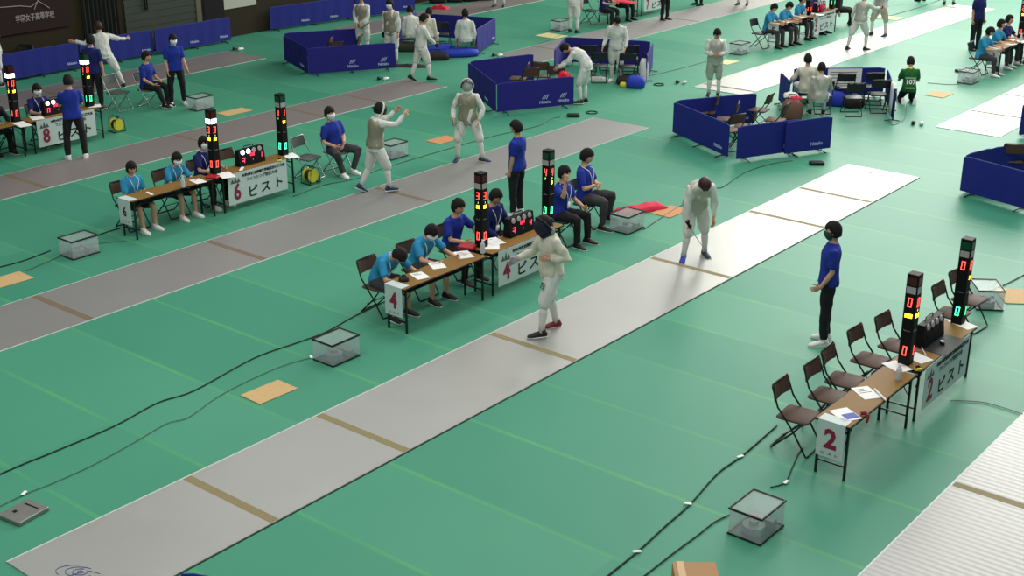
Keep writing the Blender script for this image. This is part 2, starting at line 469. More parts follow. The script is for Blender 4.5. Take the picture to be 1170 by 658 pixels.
def person(label, at, rot, outfit, pose=None, h=1.70, q=1, anchor='feet', sink=0.0, group=None, z=0.0):
    """q: 0 near, 1 middle, 2 far"""
    P = dict(lean=0, side=0, twist=0, head=(0, 0), roll=0,
             ru=(.16, 0, -1), rf=(.04, .14, -1), lu=(-.16, 0, -1), lf=(-.04, .14, -1),
             rt=(.05, 0, -1), rs=(.02, -.03, -1), lt=(-.05, 0, -1), ls=(-.02, -.03, -1), rfy=12, lfy=-12, rfp=0, lfp=0, curl=.35, rh=None, lh=None)
    if pose: P.update(pose)
    O = dict(top='polo', topm=M_BLUE, bottom='long', botm=M_PANTS, shoe=M_SHOEB, hair='short', hairm=M_HAIR, mask=None, lame=None, fmask=None,
             lanyard=False, glove=None, sock=None, number=None)
    O.update(outfit)
    s = h / 1.72; _pcount[0] += 1; seed = _pcount[0] * 3.7
    vox = (.0125, .016, .021)[q]; n = (16, 14, 12)[q]
    V = lambda t: Vector(t).normalized()
    # spine
    N_ = 24; pos = [Vector((0, 0, 0))]; ups = []
    def ang(t): return R(P['lean']) * min(1, max(0, t) / .30) if t > 0 else R(P['lean']) * .15
    dt = .62 / N_
    def frame(t):
        a = ang(t); b = R(P['side']) * min(1, max(0, t) / .3); tw = R(P['twist']) * min(1, max(0, t) / .35)
        M = Matrix.Rotation(-tw, 3, 'Z') @ Matrix.Rotation(-a, 3, 'X') @ Matrix.Rotation(b, 3, 'Y')
        return M
    for i in range(N_):
        pos.append(pos[-1] + frame(i * dt) @ Vector((0, 0, dt)))
    def S(t):
        if t < 0: return frame(0) @ Vector((0, 0, t))
        f = min(t / dt, N_ - 1e-6); i = int(f); return pos[i].lerp(pos[i + 1], f - i)
    def ringT(t, rx, ry, oy=0.0, infl=0.0):
        M = frame(t); return ell(S(t) + M @ Vector((0, oy, 0)), M @ Vector((rx + infl, 0, 0)), M @ Vector((0, ry + infl, 0)), n)
    TOR = [(-.115, .06, .06, 0), (-.07, .145, .10, 0), (0, .168, .118, -.005), (.07, .158, .11, 0), (.16, .136, .098, .005), (.26, .15, .108, .005), (.35, .166, .116, .005), (.42, .168, .108, 0), (.475, .14, .085, -.005), (.52, .075, .065, 0), (.56, .058, .058, .005)]
    # head
    hp, hy = P['head']; Mh = Matrix.Rotation(R(-P['twist'] * .3 + hy), 3, 'Z') @ Matrix.Rotation(R(-hp), 3, 'X') @ Matrix.Rotation(R(P['roll']), 3, 'Y')
    nb = S(.55); up = frame(.6) @ Vector((0, 0, 1)); nd = (up + Mh @ Vector((0, 0, 1))).normalized()
    HC = nb + nd * .05 + Mh @ Vector((0, .018, .088))
    J = {'head': HC}
    core = MB()
    core.loft([ringT(t, a, b, o_) for t, a, b, o_ in TOR])
    core.tube([S(.52), nb + nd * .02, HC - Mh @ Vector((0, .015, .03))], [.058, .052, .05], n)
    core.ball(HC, *HR, 20, 14, head_r, Mh)
    for sx in (-1, 1):
        core.ball(HC + Mh @ Vector((sx * .078, -.005, -.008)), .012, .022, .034, 8, 6, None, Mh)
    limbs = {}
    for sd, sx in (('r', 1), ('l', -1)):
        M = frame(.455)
        sh_ = S(.452) + M @ Vector((sx * .172, 0, 0)); inn = S(.452) + M @ Vector((sx * .09, 0, 0))
        el = sh_ + V(P[sd + 'u']) * .28; wr = el + V(P[sd + 'f']) * .245
        limbs[sd + 'arm'] = (inn, sh_, el, wr)
        core.tube([inn, sh_, sh_.lerp(el, .35), sh_.lerp(el, .8), el, el.lerp(wr, .25), el.lerp(wr, .7), wr, wr.lerp(el, -.08)], [.05, .053, .047, .038, .037, .04, .032, .026, .026], 10)
        hip = Vector((sx * .092, 0, -.01)); kn = hip + V(P[sd + 't']) * .42; an = kn + V(P[sd + 's']) * .40
        limbs[sd + 'leg'] = (hip, kn, an)
        core.tube([hip.lerp(kn, -.05), hip.lerp(kn, .12), hip.lerp(kn, .45), hip.lerp(kn, .85), kn, kn.lerp(an, .12), kn.lerp(an, .35), kn.lerp(an, .75), an, an.lerp(kn, -.1)], [.08, .088, .075, .056, .054, .05, .056, .04, .036, .036], 10)
        fy = R(P[sd + 'fy']); fp = R(P[sd + 'fp'])
        Mf = Matrix.Rotation(-fy, 3, 'Z') @ Matrix.Rotation(-fp, 3, 'X')
        limbs[sd + 'foot'] = Mf
        f_ = lambda y, z_: an + Mf @ Vector((0, y, z_))
        core.loft([ell(f_(y, z_), Mf @ Vector((a, 0, 0)), Mf @ Vector((0, 0, b)), 10) for y, z_, a, b in ((-.06, -.045, .025, .025), (-.03, -.04, .032, .036), (.04, -.045, .036, .032), (.12, -.056, .042, .02), (.18, -.06, .034, .014))])
        J[sd + 'wrist'] = wr; J[sd + 'ankle'] = an; J[sd + 'knee'] = kn
    # drop to the ground
    zmin = min((limbs[sd + 'leg'][2] + limbs[sd + 'foot'] @ Vector((0, y, -.085))).z for sd in 'rl' for y in (-.07, .16))
    if P.get('kneel'): zmin = min((limbs[sd + 'leg'][1]).z - .062 for sd in 'rl')
    feet = (limbs['rleg'][2] + limbs['lleg'][2]) / 2
    off = Vector((0, 0, -zmin)) if anchor != 'feet' else Vector((-feet.x, -feet.y - .04, -zmin))
    T = Matrix.Translation(Vector((at[0], at[1], z - sink))) @ Matrix.Rotation(R(rot), 4, 'Z')
    T2 = Matrix.Scale(s, 4) @ Matrix.Translation(off)
    def fin(me, name, mt, parent=None):
        me.transform(T2); me.name = name; me.materials.clear(); me.materials.append(mt)
        for p_ in me.polygons: p_.use_smooth = True
        o = bpy.data.objects.new(name, me); COL.objects.link(o)
        if parent: o.parent = parent
        return o
    core_me = remesh(core, vox, 1)
    # hands joined into the body mesh
    hm = MB(); gl = MB()
    for sd, sx in (('r', 1), ('l', -1)):
        inn, sh_, el, wr = limbs[sd + 'arm']; d = V(P[sd + 'h']) if P[sd + 'h'] else (wr - el).normalized()
        pn = Vector((-sx, 0, 0)) + Vector((0, .25, 0)); pn = (pn - d * pn.dot(d))
        if pn.length < .1: pn = Vector((0, 0, -1)) - d * (-d.z)
        pn.normalize(); sdv = d.cross(pn).normalized()
        if sdv.y < 0 or (abs(sdv.y) < .2 and sdv.z < 0): sdv = -sdv     # thumb side forward / up
        T_ = gl if O['glove'] and sd in O['glove'][0] else hm
        g = 1.18 if T_ is gl else 1.0
        T_.loft([ell(wr + d * a, sdv * b * g, pn * c * g, 10) for a, b, c in ((-.015, .024, .02), (.02, .032, .017), (.055, .04, .015), (.088, .038, .012))])
        cu = P['curl']
        for i, (o_, ln_) in enumerate(((-.030, .062), (-.010, .076), (.011, .082), (.031, .072))):
            p0 = wr + d * .075 + sdv * o_ * 1.0; pts = [p0]; a = cu * .5
            for L_ in (.45, .32, .25):
                pts.append(pts[-1] + (d * math.cos(a) + pn * math.sin(a) + sdv * o_ * 1.5).normalized() * ln_ * L_); a += cu * 1.5
            T_.tube(pts, [.009 * g, .0085 * g, .008 * g, .006 * g], 6)
        tb_ = wr + d * .025 + sdv * .028; v1 = (d * .7 + sdv * .75 + pn * .2).normalized()
        T_.tube([tb_, tb_ + v1 * .035, tb_ + v1 * .035 + (d * .9 + sdv * .3 + pn * .3).normalized() * .045], [.013 * g, .011 * g, .008 * g], 6)
        J[sd + 'hand'] = wr + d * .08
    if hm.v:
        import bmesh
        bm = bmesh.new(); bm.from_mesh(core_me); t_ = hm.mesh('h', None); bm.from_mesh(t_); bm.to_mesh(core_me); bm.free(); bpy.data.meshes.remove(t_)
    body = fin(core_me, 'person', M_SKIN)
    tag(body, label, 'person', group)
    body.matrix_world = T
    # ------------- clothes
    long_ = O['top'] in ('jacket', 'track')
    inf = .016 if O['top'] == 'polo' else .027
    t0 = -.06 if O['top'] != 'jacket' else -.09
    sm = MB()
    TR = [(t0, .165, .118, -.003)] + [r_ for r_ in TOR if t0 < r_[0] < .53]
    sm.loft([ringT(t, a, b, o_, inf + (.008 if t < .2 else 0)) for t, a, b, o_ in TR] + [ringT(.535, .066, .064, .003, .006)])
    for sd in 'rl':
        inn, sh_, el, wr = limbs[sd + 'arm']
        if long_: sm.tube([inn, sh_, sh_.lerp(el, .5), el, el.lerp(wr, .5), el.lerp(wr, .93)], [.06, .074, .068, .059, .053, .04], 10)
        else: sm.tube([inn, sh_, sh_.lerp(el, .4), sh_.lerp(el, .8)], [.056, .066, .064, .062], 10)
    fin(remesh(sm, vox, 1, .024 if long_ else .013, seed), {'polo': 'polo_shirt', 'track': 'track_jacket', 'jacket': 'fencing_jacket'}[O['top']], O['topm'], body)
    bm_ = MB(); bt = O['bottom']
    bm_.loft([ringT(t, a, b, o_, .011) for t, a, b, o_ in TOR[:4]] + [ringT(.10, .148, .104, 0, .010)])
    for sd in 'rl':
        hip, kn, an = limbs[sd + 'leg']
        if bt == 'long': bm_.tube([hip.lerp(kn, -.05), hip.lerp(kn, .15), hip.lerp(kn, .5), hip.lerp(kn, .9), kn, kn.lerp(an, .15), kn.lerp(an, .6), kn.lerp(an, .98)], [.088, .1, .092, .076, .072, .07, .062, .056], 10)
        elif bt == 'breeches': bm_.tube([hip.lerp(kn, -.05), hip.lerp(kn, .15), hip.lerp(kn, .5), hip.lerp(kn, .9), kn, kn.lerp(an, .14)], [.094, .112, .112, .094, .086, .07], 10)
        else: bm_.tube([hip.lerp(kn, -.05), hip.lerp(kn, .15), hip.lerp(kn, .5), hip.lerp(kn, .9)], [.09, .106, .10, .088], 10)
    fin(remesh(bm_, vox, 1, .018, seed + 5), {'long': 'trousers', 'breeches': 'breeches', 'shorts': 'shorts'}[bt], O['botm'], body)
    if O['sock']:
        for sd in 'rl':
            hip, kn, an = limbs[sd + 'leg']; k = MB().tube([kn.lerp(an, .1), kn.lerp(an, .35), kn.lerp(an, .75), kn.lerp(an, 1.04)], [.053, .059, .045, .042], 12)
            fin(k.mesh('sock', O['sock']), 'sock', O['sock'], body)
    for i, sd in enumerate('rl'):
        an = limbs[sd + 'leg'][2]; Mf = limbs[sd + 'foot']; shm = O['shoe'][i] if isinstance(O['shoe'], tuple) else O['shoe']
        f_ = lambda y, z_: an + Mf @ Vector((0, y, z_))
        k = MB(); k.loft([ell(f_(y, z_), Mf @ Vector((a, 0, 0)), Mf @ Vector((0, 0, b)), 12, 2.6) for y, z_, a, b in ((-.082, -.05, .018, .02), (-.07, -.045, .036, .035), (-.03, -.04, .043, .044), (.03, -.042, .044, .042), (.09, -.05, .049, .032), (.15, -.06, .048, .023), (.185, -.064, .032, .018), (.198, -.068, .012, .01))])
        k.tube([f_(-.02, -.03), f_(-.015, .02)], [.047, .048], 12)
        so = fin(k.mesh('shoe', shm), 'shoe', shm, body)
        if q < 2:
            k = MB(); k.loft([ell(f_(y, -.078), Mf @ Vector((a, 0, 0)), Mf @ Vector((0, 0, .009)), 12, 3) for y, a in ((-.088, .02), (-.07, .04), (0, .046), (.1, .052), (.17, .044), (.2, .015))])
            fin(k.mesh('sole', M_SHOEW), 'sole', M_SHOEW, so)
    # lame vest
    if O['lame']:
        k = MB(); k.loft([ringT(t, a, b, o_, .040 + (.006 if t < .2 else 0)) for t, a, b, o_ in [(-.12, .03, .05, .06), (-.07, .1, .085, .02)] + TOR[2:9]] + [ringT(.515, .085, .07, 0, .016)])
        if O.get('sleeves'):
            for sd in 'rl':
                inn, sh_, el, wr = limbs[sd + 'arm']; k.tube([inn, sh_, sh_.lerp(el, .5), el, el.lerp(wr, .8)], [.066, .084, .077, .066, .055], 10)
        fin(remesh(k, vox, 1, .01, seed + 9), 'metallic_vest', O['lame'], body)
    # glove
    if gl.v: fin(gl.mesh('glove', O['glove'][1]), 'glove', O['glove'][1], body)
    # hair
    if O['hair']:
        long_h = O['hair'] in ('long', 'bob', 'tail')
        def hf(d):
            edge = .24 - .10 * math.sin(d.x * 9 + seed)      # front hairline height
            side = -.1 if abs(d.x) > .55 else edge
            back = d.y < .12
            lim = -.66 if (back and not long_h) else (-.75 if back else edge)
            if not back and abs(d.x) > .62 and d.y < .45: lim = -.18 if not long_h else -.7
            kk = (d.z - lim) / .16; kk = max(0, min(1, kk)); kk = kk * kk * (3 - 2 * kk)
            return .90 + (.31 + .07 * noise.noise(d * 5 + Vector((seed, 0, 0)))) * kk
        k = MB(); k.ball(HC + Mh @ Vector((0, -.004, .006)), HR[0] * 1.03, HR[1] * 1.01, HR[2], 26, 18, hf, Mh)
        if O['hair'] == 'tail':
            k.tube([HC + Mh @ Vector(p) for p in ((0, -.09, .02), (0, -.14, .0), (0, -.145, -.08), (0, -.12, -.15))], [.03, .04, .036, .014], 10)
        if O['hair'] == 'long':
            k.loft([ell(HC + Mh @ Vector((0, y, z_)), Mh @ Vector((a, 0, 0)), Mh @ Vector((0, b, 0)), 12) for y, z_, a, b in ((-.03, .02, .085, .075), (-.035, -.08, .085, .07), (-.045, -.17, .08, .05), (-.05, -.24, .05, .025))])
        fin(k.mesh('hair', O['hairm']), 'hair', O['hairm'], body)
    # face
    if not O['fmask'] and q < 2:
        for sx in (-1, 1):
            k = MB(); k.ball(HC + Mh @ Vector((sx * .028, .083, .006)), .011, .007, .006, 8, 6, None, Mh); fin(k.mesh('eye', M_EYE), 'eye', M_EYE, body)
            k = MB(); k.tube([HC + Mh @ Vector((sx * x, y, z_)) for x, y, z_ in ((.014, .093, .024), (.03, .089, .029), (.045, .077, .023))], [.003, .0045, .003], 5); fin(k.mesh('eyebrow', M_HAIR), 'eyebrow', M_HAIR, body)
        if not O['mask']:
            k = MB(); k.tube([HC + Mh @ Vector((x, y, -.052)) for x, y in ((-.024, .079), (-.01, .089), (.01, .089), (.024, .079))], [.003, .006, .006, .003], 6); fin(k.mesh('mouth', M_LIP), 'mouth', M_LIP, body)
    if O['mask']:
        def mf(d):
            kk = 1.0 if (d.y > .18 and -.86 < d.z < .12) else 0
            kx = max(0, min(1, (d.y - .10) / .15)) * max(0, min(1, (.17 - d.z) / .12)) * max(0, min(1, (d.z + .98) / .12))
            return (.86 + kx * .27)
        k = MB(); k.ball(HC + Mh @ Vector((0, .006, 0)), HR[0] * .98, HR[1], HR[2] * .98, 22, 16, mf, Mh); fin(k.mesh('face_mask', O['mask']), 'face_mask', O['mask'], body)
    if O['lanyard']:
        pts = [frame(t) @ Vector((x, y, 0)) + S(t) for t, x, y in ((.54, 0, -.085), (.52, .085, .01), (.47, .09, .12), (.36, .05, .148), (.22, .012, .140), (.22, -.012, .140), (.36, -.05, .148), (.47, -.09, .12), (.52, -.085, .01))]
        k = MB().tube(pts, .006, 5, True); fin(k.mesh('lanyard', M_PAPER), 'lanyard', M_PAPER, body)
        k = MB(); Mx = frame(.18); c0 = S(.17) + Mx @ Vector((0, .146, 0)); k.loft([ell(c0 + Mx @ Vector((0, y, 0)), Mx @ Vector((.04, 0, 0)), Mx @ Vector((0, 0, .055)), 12, 6) for y in (0, .006)]); fin(k.mesh('name_badge', M_PAPER), 'name_badge', M_PAPER, body)
    # fencing mask worn on the head
    if O['fmask']:
        mm_, trim, bib = O['fmask'][:3]
        def ff(d):
            return 1.0 if d.y > -.15 else .86
        cc = HC + Mh @ Vector((0, .012, -.004))
        k = MB(); k.ball(cc, .108, .138, .146, 24, 16, ff, Mh); fin(k.mesh('mask_mesh', mm_), 'mask_mesh', mm_, body)
        k = MB(); k.tube([cc + Mh @ Vector((.113 * math.cos(a), -.012 + .02 * math.sin(a), .152 * math.sin(a))) for a in [R(-40 + 260 * i / 20) for i in range(21)]], .017, 8)
        fin(k.mesh('mask_trim', trim), 'mask_trim', trim, body)
        if len(O['fmask']) > 3 and O['fmask'][3]:
            k = MB(); k.tube([cc + Mh @ Vector((.114 * math.cos(a), .07 * (1 - abs(math.cos(a))) + .075 * math.sin(a) * 0 + .055, .135 * math.sin(a))) for a in [R(-10 + 200 * i / 16) for i in range(17)]], .011, 8)
            fin(k.mesh('mask_band', O['fmask'][3]), 'mask_band', O['fmask'][3], body)
        k = MB(); k.loft([ell(cc + Mh @ Vector((0, y, z_)), Mh @ Vector((a, 0, 0)), Mh @ Vector((0, b, 0)), 14, 2.2) for y, z_, a, b in ((.015, -.075, .10, .11), (.015, -.13, .098, .10), (.03, -.175, .09, .07), (.045, -.215, .05, .04))])
        fin(k.mesh('mask_bib', bib), 'mask_bib', bib, body)
        k = MB(); k.tube([cc + Mh @ Vector((.1 * math.sin(a), -.105 - .03 * math.cos(a), .01)) for a in [R(-80 + 160 * i / 10) for i in range(11)]], .014, 6); fin(k.mesh('mask_strap', M_BLACK), 'mask_strap', M_BLACK, body)
    if O['number']:
        num, sd = O['number']; hip, kn, an = limbs[sd + 'leg']
        me = text_mesh(num, .12, .001, .002)
        dn = (kn - hip).normalized(); fw = Vector((0, 1, 0)) - dn * dn.y; fw.normalize(); rx_ = fw.cross(-dn) * -1
        X = (-dn).cross(fw) * -1; X = fw.cross(dn) * 1.0
        X = dn.cross(fw) if (dn.cross(fw)).x < 0 else -dn.cross(fw)    # text reads left to right seen from the front
        me.transform(Matrix.Translation(hip.lerp(kn, .5) + fw * .112) @ Matrix((X, -dn, X.cross(-dn))).transposed().to_4x4())
        fin(me, 'leg_number', M_INK, body)
    J = {k_: T @ (T2 @ v_) for k_, v_ in J.items()}
    J['obj'] = body; J['Mh'] = Mh; J['T'] = T
    return J


def foil(label, hand, d, at_len=.9):
    hand = Vector(hand); d = Vector(d).normalized(); rt = empty('fencing_foil', hand); tag(rt, label, 'fencing sword')
    MB().tube([d * -.10, d * -.02, d * .02], [.011, .013, .012], 8).build('grip', M_BLACK, rt)
    MB().tube([d * .02, d * .035, d * .05], [.055, .045, .012], 14).build('guard', M_METAL, rt)
    MB().tube([d * .045, d * .4, d * at_len], [.0065, .0055, .004], 6).build('blade', M_METAL, rt)
    return rt


# ------------------------------------------------------------------ furniture
def make_chair(seatm, framem):
    c = empty('folding_chair')
    M = Matrix.Translation((0, 0, 0))
    MB().rbox(-.205, .205, -.20, .20, .395, .425, .05).build('seat', seatm, c, True)
    k = MB(); rings = []
    for z_ in (.60, .62, .76, .785):
        t = (z_ - .43) / .35; y0 = -.21 - .055 * t; ins = .006 if z_ in (.60, .785) else 0
        rings.append([Vector((x, y0 + .035 * (x / .2) ** 2 + dy, z_)) for x, dy in [(-.2 + ins, 0), (-.12, -.0), (0, 0), (.12, 0), (.2 - ins, 0), (.2 - ins, -.022), (.12, -.022), (0, -.022), (-.12, -.022), (-.2 + ins, -.022)]])
    k.loft(rings); k.build('backrest', seatm, c, False)
    k = MB(); r_ = .0115
    k.tube([(-.215, .22, .012), (-.215, .05, .28), (-.213, -.17, .55), (-.205, -.255, .78), (-.19, -.262, .80), (.19, -.262, .80), (.205, -.255, .78), (.213, -.17, .55), (.215, .05, .28), (.215, .22, .012), (.19, .235, .012), (-.19, .235, .012)], r_, 8, True)
    k.build('main_frame', framem, c, True)
    k = MB(); k.tube([(-.19, .13, .39), (-.19, .02, .25), (-.19, -.22, .012), (-.17, -.235, .012), (.17, -.235, .012), (.19, -.22, .012), (.19, .02, .25), (.19, .13, .39)], r_, 8)
    k.build('rear_frame', framem, c, True)
    MB().tube([(-.19, -.1, .16), (.19, -.1, .16)], .008, 6).build('crossbar', framem, c, True)
    return c


PROTO = {}
USED = {}


def chair(kind, at, rot, label, group=None):
    if kind not in PROTO:
        PROTO[kind] = make_chair({'brown': M_BROWN, 'grey': M_GREYSEAT, 'black': M_NAVYSEAT}[kind], {'brown': M_FRAME, 'grey': M_CHROME, 'black': M_CHROME if kind == 'x' else M_FRAME}[kind])
        index_kids(); o = PROTO[kind]
    else: o = copy_tree(PROTO[kind])
    o.location = (at[0], at[1], 0); o.rotation_euler = (0, 0, R(rot)); tag(o, label, 'chair', group)
    return o


def table(x, y0, label, L=1.78, W=.42, H=.70, group=None, topm=None):
    """long axis along y, front edge to +x"""
    t = empty('folding_table', (x, y0 + L / 2, 0)); tag(t, label, 'table', group)
    w, l = W / 2, L / 2
    tm = topm or mat('brown_wood_tabletop', (128, 96, 44), .6, spec=.2, vary=.12, vscale=5)
    tp = MB().rbox(-w, w, -l, l, H - .028, H, .015, 2).build('tabletop', tm, t)
    k = MB(); k.tube([(-w, -l, H - .014), (w, -l, H - .014), (w, l, H - .014), (-w, l, H - .014)], .012, 6, True); k.build('edge_trim', M_BLACK, tp)
    for sy in (-1, 1):
        for sx in (-1, 1):
            MB().box(sx * (w - .035) - .013, sx * (w - .035) + .013, sy * (l - .06) - .013, sy * (l - .06) + .013, 0, H - .028).build('leg', M_FRAME, t)
        yy = sy * (l - .06)
        for zz in (.16, .58): MB().box(-w + .045, w - .045, yy - .009, yy + .009, zz, zz + .02).build('crossbar', M_FRAME, t)
        for sx in (-1, 1): MB().tube([(sx * (w - .06), yy, .45), (sx * (w - .06), yy - sy * .2, H - .03)], .007, 6).build('diagonal_brace', M_FRAME, t)
    k = MB(); k.box(-w + .05, w - .12, -l + .2, l - .2, .56, .57); k.build('under_shelf', M_FRAME, t)
    return t


def tower(x, y, label, A, B, lens, z=.70, logo=True):
    """A: face toward -y, B: face toward +x; each (lamp lit, digit, small, yellow string, bottom digit, bottom colour)"""
    t = empty('score_tower', (x, y, z)); tag(t, label, 'scoring light tower'); s = .073; H = 1.17
    MB().rbox(-s, s, -s, s, 0, H, .008, 2).build('housing', M_BLACK, t)
    t.rotation_euler = (0, 0, 0)
    for face, spec in (('A', A), ('B', B)):
        if spec is None: continue
        lit, dg, small, yel, bot, bc = spec
        rz = 0 if face == 'A' else R(90)
        def put(mb, nm, mt, zz, dx=0, off=.001):
            o = mb.build(nm, mt, t); v = Vector((dx, -s - off, zz)); v.rotate(Matrix.Rotation(rz, 3, 'Z')); place(o, v, (0, 0, rz)); return o
        put(MB().rbox(-.06, .06, -.004, .002, -.05, .05, .003, 1), 'colour_lens', lens, H - .09)
        put(MB().box(-.058, .058, -.004, .002, -.042, .042), 'white_lamp', M_LAMPON if lit else M_LAMPOFF, H - .2)
        put(digits(dg, .052, .115), 'score_digit', M_REDON, H - .355)
        if small: put(digits(small, .014, .03, gap=.012), 'small_digit', mat('lit_pale_green', (190, 255, 150), .4, emit=2), H - .458)
        if yel: put(digits(yel, .024, .05, t=.009, gap=.01), 'card_lamp', M_YELON, H - .525)
        if logo: 
            o = MB().tube([(-.04, .012, 0), (-.025, -.01, 0), (-.01, .006, 0), (.005, -.008, 0), (.02, .004, 0), (.04, -.004, 0)], .0025, 5).build('emblem', M_LAMPOFF, t); v = Vector((0, -s - .002, H - .72)); v.rotate(Matrix.Rotation(rz, 3, 'Z')); place(o, v, (R(90), 0, rz))
        put(digits(bot, .052, .12), 'bottom_digit', bc, H - .985)
    return t


def scorebox(x, y, label, lit, ds, on=True, z=.70):
    """faces +x"""
    t = empty('scoring_machine', (x, y, z)); tag(t, label, 'scoring machine'); w = .30
    k = MB(); k.add([(-.10, -w, 0), (.06, -w, 0), (.06, w, 0), (-.10, w, 0), (-.07, -w, .30), (.02, -w, .30), (.02, w, .30), (-.07, w, .30)], [(0,3,2,1),(4,5,6,7),(0,1,5,4),(1,2,6,5),(2,3,7,6),(3,0,4,7)])
    k.build('housing', M_BLACK, t)
    tl = math.atan2(.04, .30)
    for i in range(4):
        yy = -.20 + i * .133; m = MB().tube([(.026, yy, .255), (.042, yy, .257)], [.045, .038], 16)
        m.build('round_lamp', M_LAMPON if lit[i] else M_LAMPOFF, t)
    for s_, yy, zz, w_, h_ in ds:
        m = digits(s_, w_, h_); mt = M_PINKON if on else mat('unlit_digit', (40, 22, 24), .4)
        o = m.build('digit', mt, t); place(o, (.062 - .04 * zz / .30, yy, zz), (-tl * 0, 0, R(90)))
    k = MB(); k.tube([(-.05, -.12, .30), (-.05, -.1, .34), (-.05, .1, .34), (-.05, .12, .30)], .008, 6); k.build('handle', M_BLACK, t)
    return t


DS = lambda a, b, c, d: [(a, -.21, .10, .06, .11), (b, .0, .185, .032, .055), (c, .01, .09, .016, .03), (d, .21, .13, .05, .10)]


def numcard(x, y, num, label, mt_=M_MAROON, W=.33, H=.42):
    t = empty('number_card', (x, y - .018, .68)); tag(t, label, 'sign')
    MB().box(-W / 2, W / 2, -.003, .003, -H, .02).build('sheet', M_SIGN, t)
    text('number', num, .32 if num != '6' else .24, mt_, (0, -.005, -.20), (R(90), 0, 0), t, bold=.012 if num in '24' else .005, sx=.95 if num == '2' else .8)
    text('small_lettering', 'ピ ス ト', .035, M_INKG, (0, -.005, -.375), (R(90), 0, 0), t, sx=1.8)
    MB().box(-W / 2, W / 2, -.003, .16, .021, .026).build('folded_top', M_SIGN, t)
    return t


def pistebanner(x, y0, num, label, L=1.4, H=.56):
    t = empty('piste_banner', (x + .012, y0, .69)); tag(t, label, 'sign'); r90 = (R(90), 0, R(90))
    MB().box(-.002, .003, 0, L, -H, .01).build('sheet', M_SIGN, t)
    text('number', num, .42, M_MAROON, (.006, .20, -.35), r90, t, bold=.012, sx=.8)
    for c_, y_, z_ in (('ピ', .56, -.42), ('ス', .87, -.40), ('ト', 1.18, -.39)): text('lettering', c_, .23, M_INK, (.006, y_, z_), r90, t, bold=.004, sx=1.1)
    text('small_lettering', '令和4年度全国高等学校総合体育大会', .062, M_INK, (.006, .84, -.07), r90, t, bold=.002)
    text('small_lettering', 'フェンシング競技大会', .075, M_INKG, (.006, .80, -.16), r90, t, bold=.002)
    k = MB()
    for y_, h_ in ((.06, .09), (.13, .14), (.20, .09)): k.add([(.004, y_, -.17), (.004, y_ + .085, -.17), (.004, y_ + .045, -.17 + h_)], [(0, 1, 2)])
    k.build('mountain_emblem', M_INKG, t)
    return t


def case(x, y, label, rot=0, W=.38, D=.50, H=.32, reel=True):
    """x,y of the centre"""
    t = empty('clear_case', (x, y, 0), R(rot)); tag(t, label, 'box'); w, d = W / 2, D / 2
    k = MB(); q = .006
    k.box(-w, w, -d, -d + q, .015, H - .02); k.box(-w, w, d - q, d, .015, H - .02); k.box(-w, -w + q, -d + q, d - q, .015, H - .02); k.box(w - q, w, -d + q, d - q, .015, H - .02)
    k.build('clear_wall', M_GLASSY, t)
    k = MB(); k.tube([(-w, -d, H - .012), (w, -d, H - .012), (w, d, H - .012), (-w, d, H - .012)], .015, 6, True); k.build('lid_rim', M_FRAME, t)
    MB().box(-w + .01, w - .01, -d + .01, d - .01, H - .016, H - .008).build('lid', mat('clear_lid', (190, 205, 200), .25, alpha=.16), t)
    k = MB(); k.tube([(-w, -d, .013), (w, -d, .013), (w, d, .013), (-w, d, .013)], .013, 6, True); k.box(-w, w, -d, d, .002, .012); k.build('base_tray', M_FRAME, t)
    if reel:
        r_ = MB(); r_.cyl((-.0, -.05, .02), .12, .08, 20); r_.cyl((0, -.05, .10), .05, .05, 12); r_.box(-.14, .14, .1, .19, .02, .10); r_.build('cable_reel', mat('grey_reel', (120, 120, 124), .5, vary=.2), t)
    return t


def barrier(p1, p2, label, cover=None, texts=(.85,), mark=False, H=.74, flip=False, group=None):
    a, b = Vector((*p1, 0)), Vector((*p2, 0)); d = b - a; L = d.length; ang = math.atan2(d.y, d.x)
    t = empty('barrier_panel', a, ang); tag(t, label, 'barrier', group); cover = cover or M_COVER
    k = MB(); rings = []
    nn = max(4, int(L / .12))
    for i in range(nn + 1):
        x = L * i / nn; wv = .004 * math.sin(i * 1.7 + a.x * 3); e_ = .02 if i in (0, nn) else 0
        rings.append([Vector((x, -.016 + wv, .065)), Vector((x, .016 + wv, .065)), Vector((x, .016 + wv * .5, H - .015 - e_)), Vector((x, .007 + wv, H - e_)), Vector((x, -.007 + wv, H - e_)), Vector((x, -.016 + wv * .5, H - .015 - e_))])
    k.loft(rings); k.build('cover', cover, t)
    for x in ((.22, L - .22) if L < 2.0 else (.22, L / 2, L - .22)):
        k = MB(); k.tube([(x, -.17, .012), (x, -.02, .03), (x, .02, .03), (x, .17, .012)], .011, 6); k.tube([(x, 0, .03), (x, 0, .08)], .01, 6); k.build('foot', M_FRAME, t)
    sg = 1 if flip else -1
    for fx in texts:
        o = text('brand_lettering', 'Nittaku', .10, M_LOGO, (L * fx, sg * .0215, .19 if mark else .2), (R(90), 0, R(180) if flip else 0), t, bold=.002)
        if mark:
            k = MB(); yy = sg * .0215
            for q_ in range(3):
                k.add([(L * fx - .09 + q_ * .055, yy, .26), (L * fx - .07 + q_ * .055, yy, .26), (L * fx + .0 + q_ * .05, yy, .36 + .01 * q_), (L * fx - .03 + q_ * .05, yy, .36)], [(0, 1, 2, 3)])
            k.build('brand_mark', M_LOGO, t)
    return t


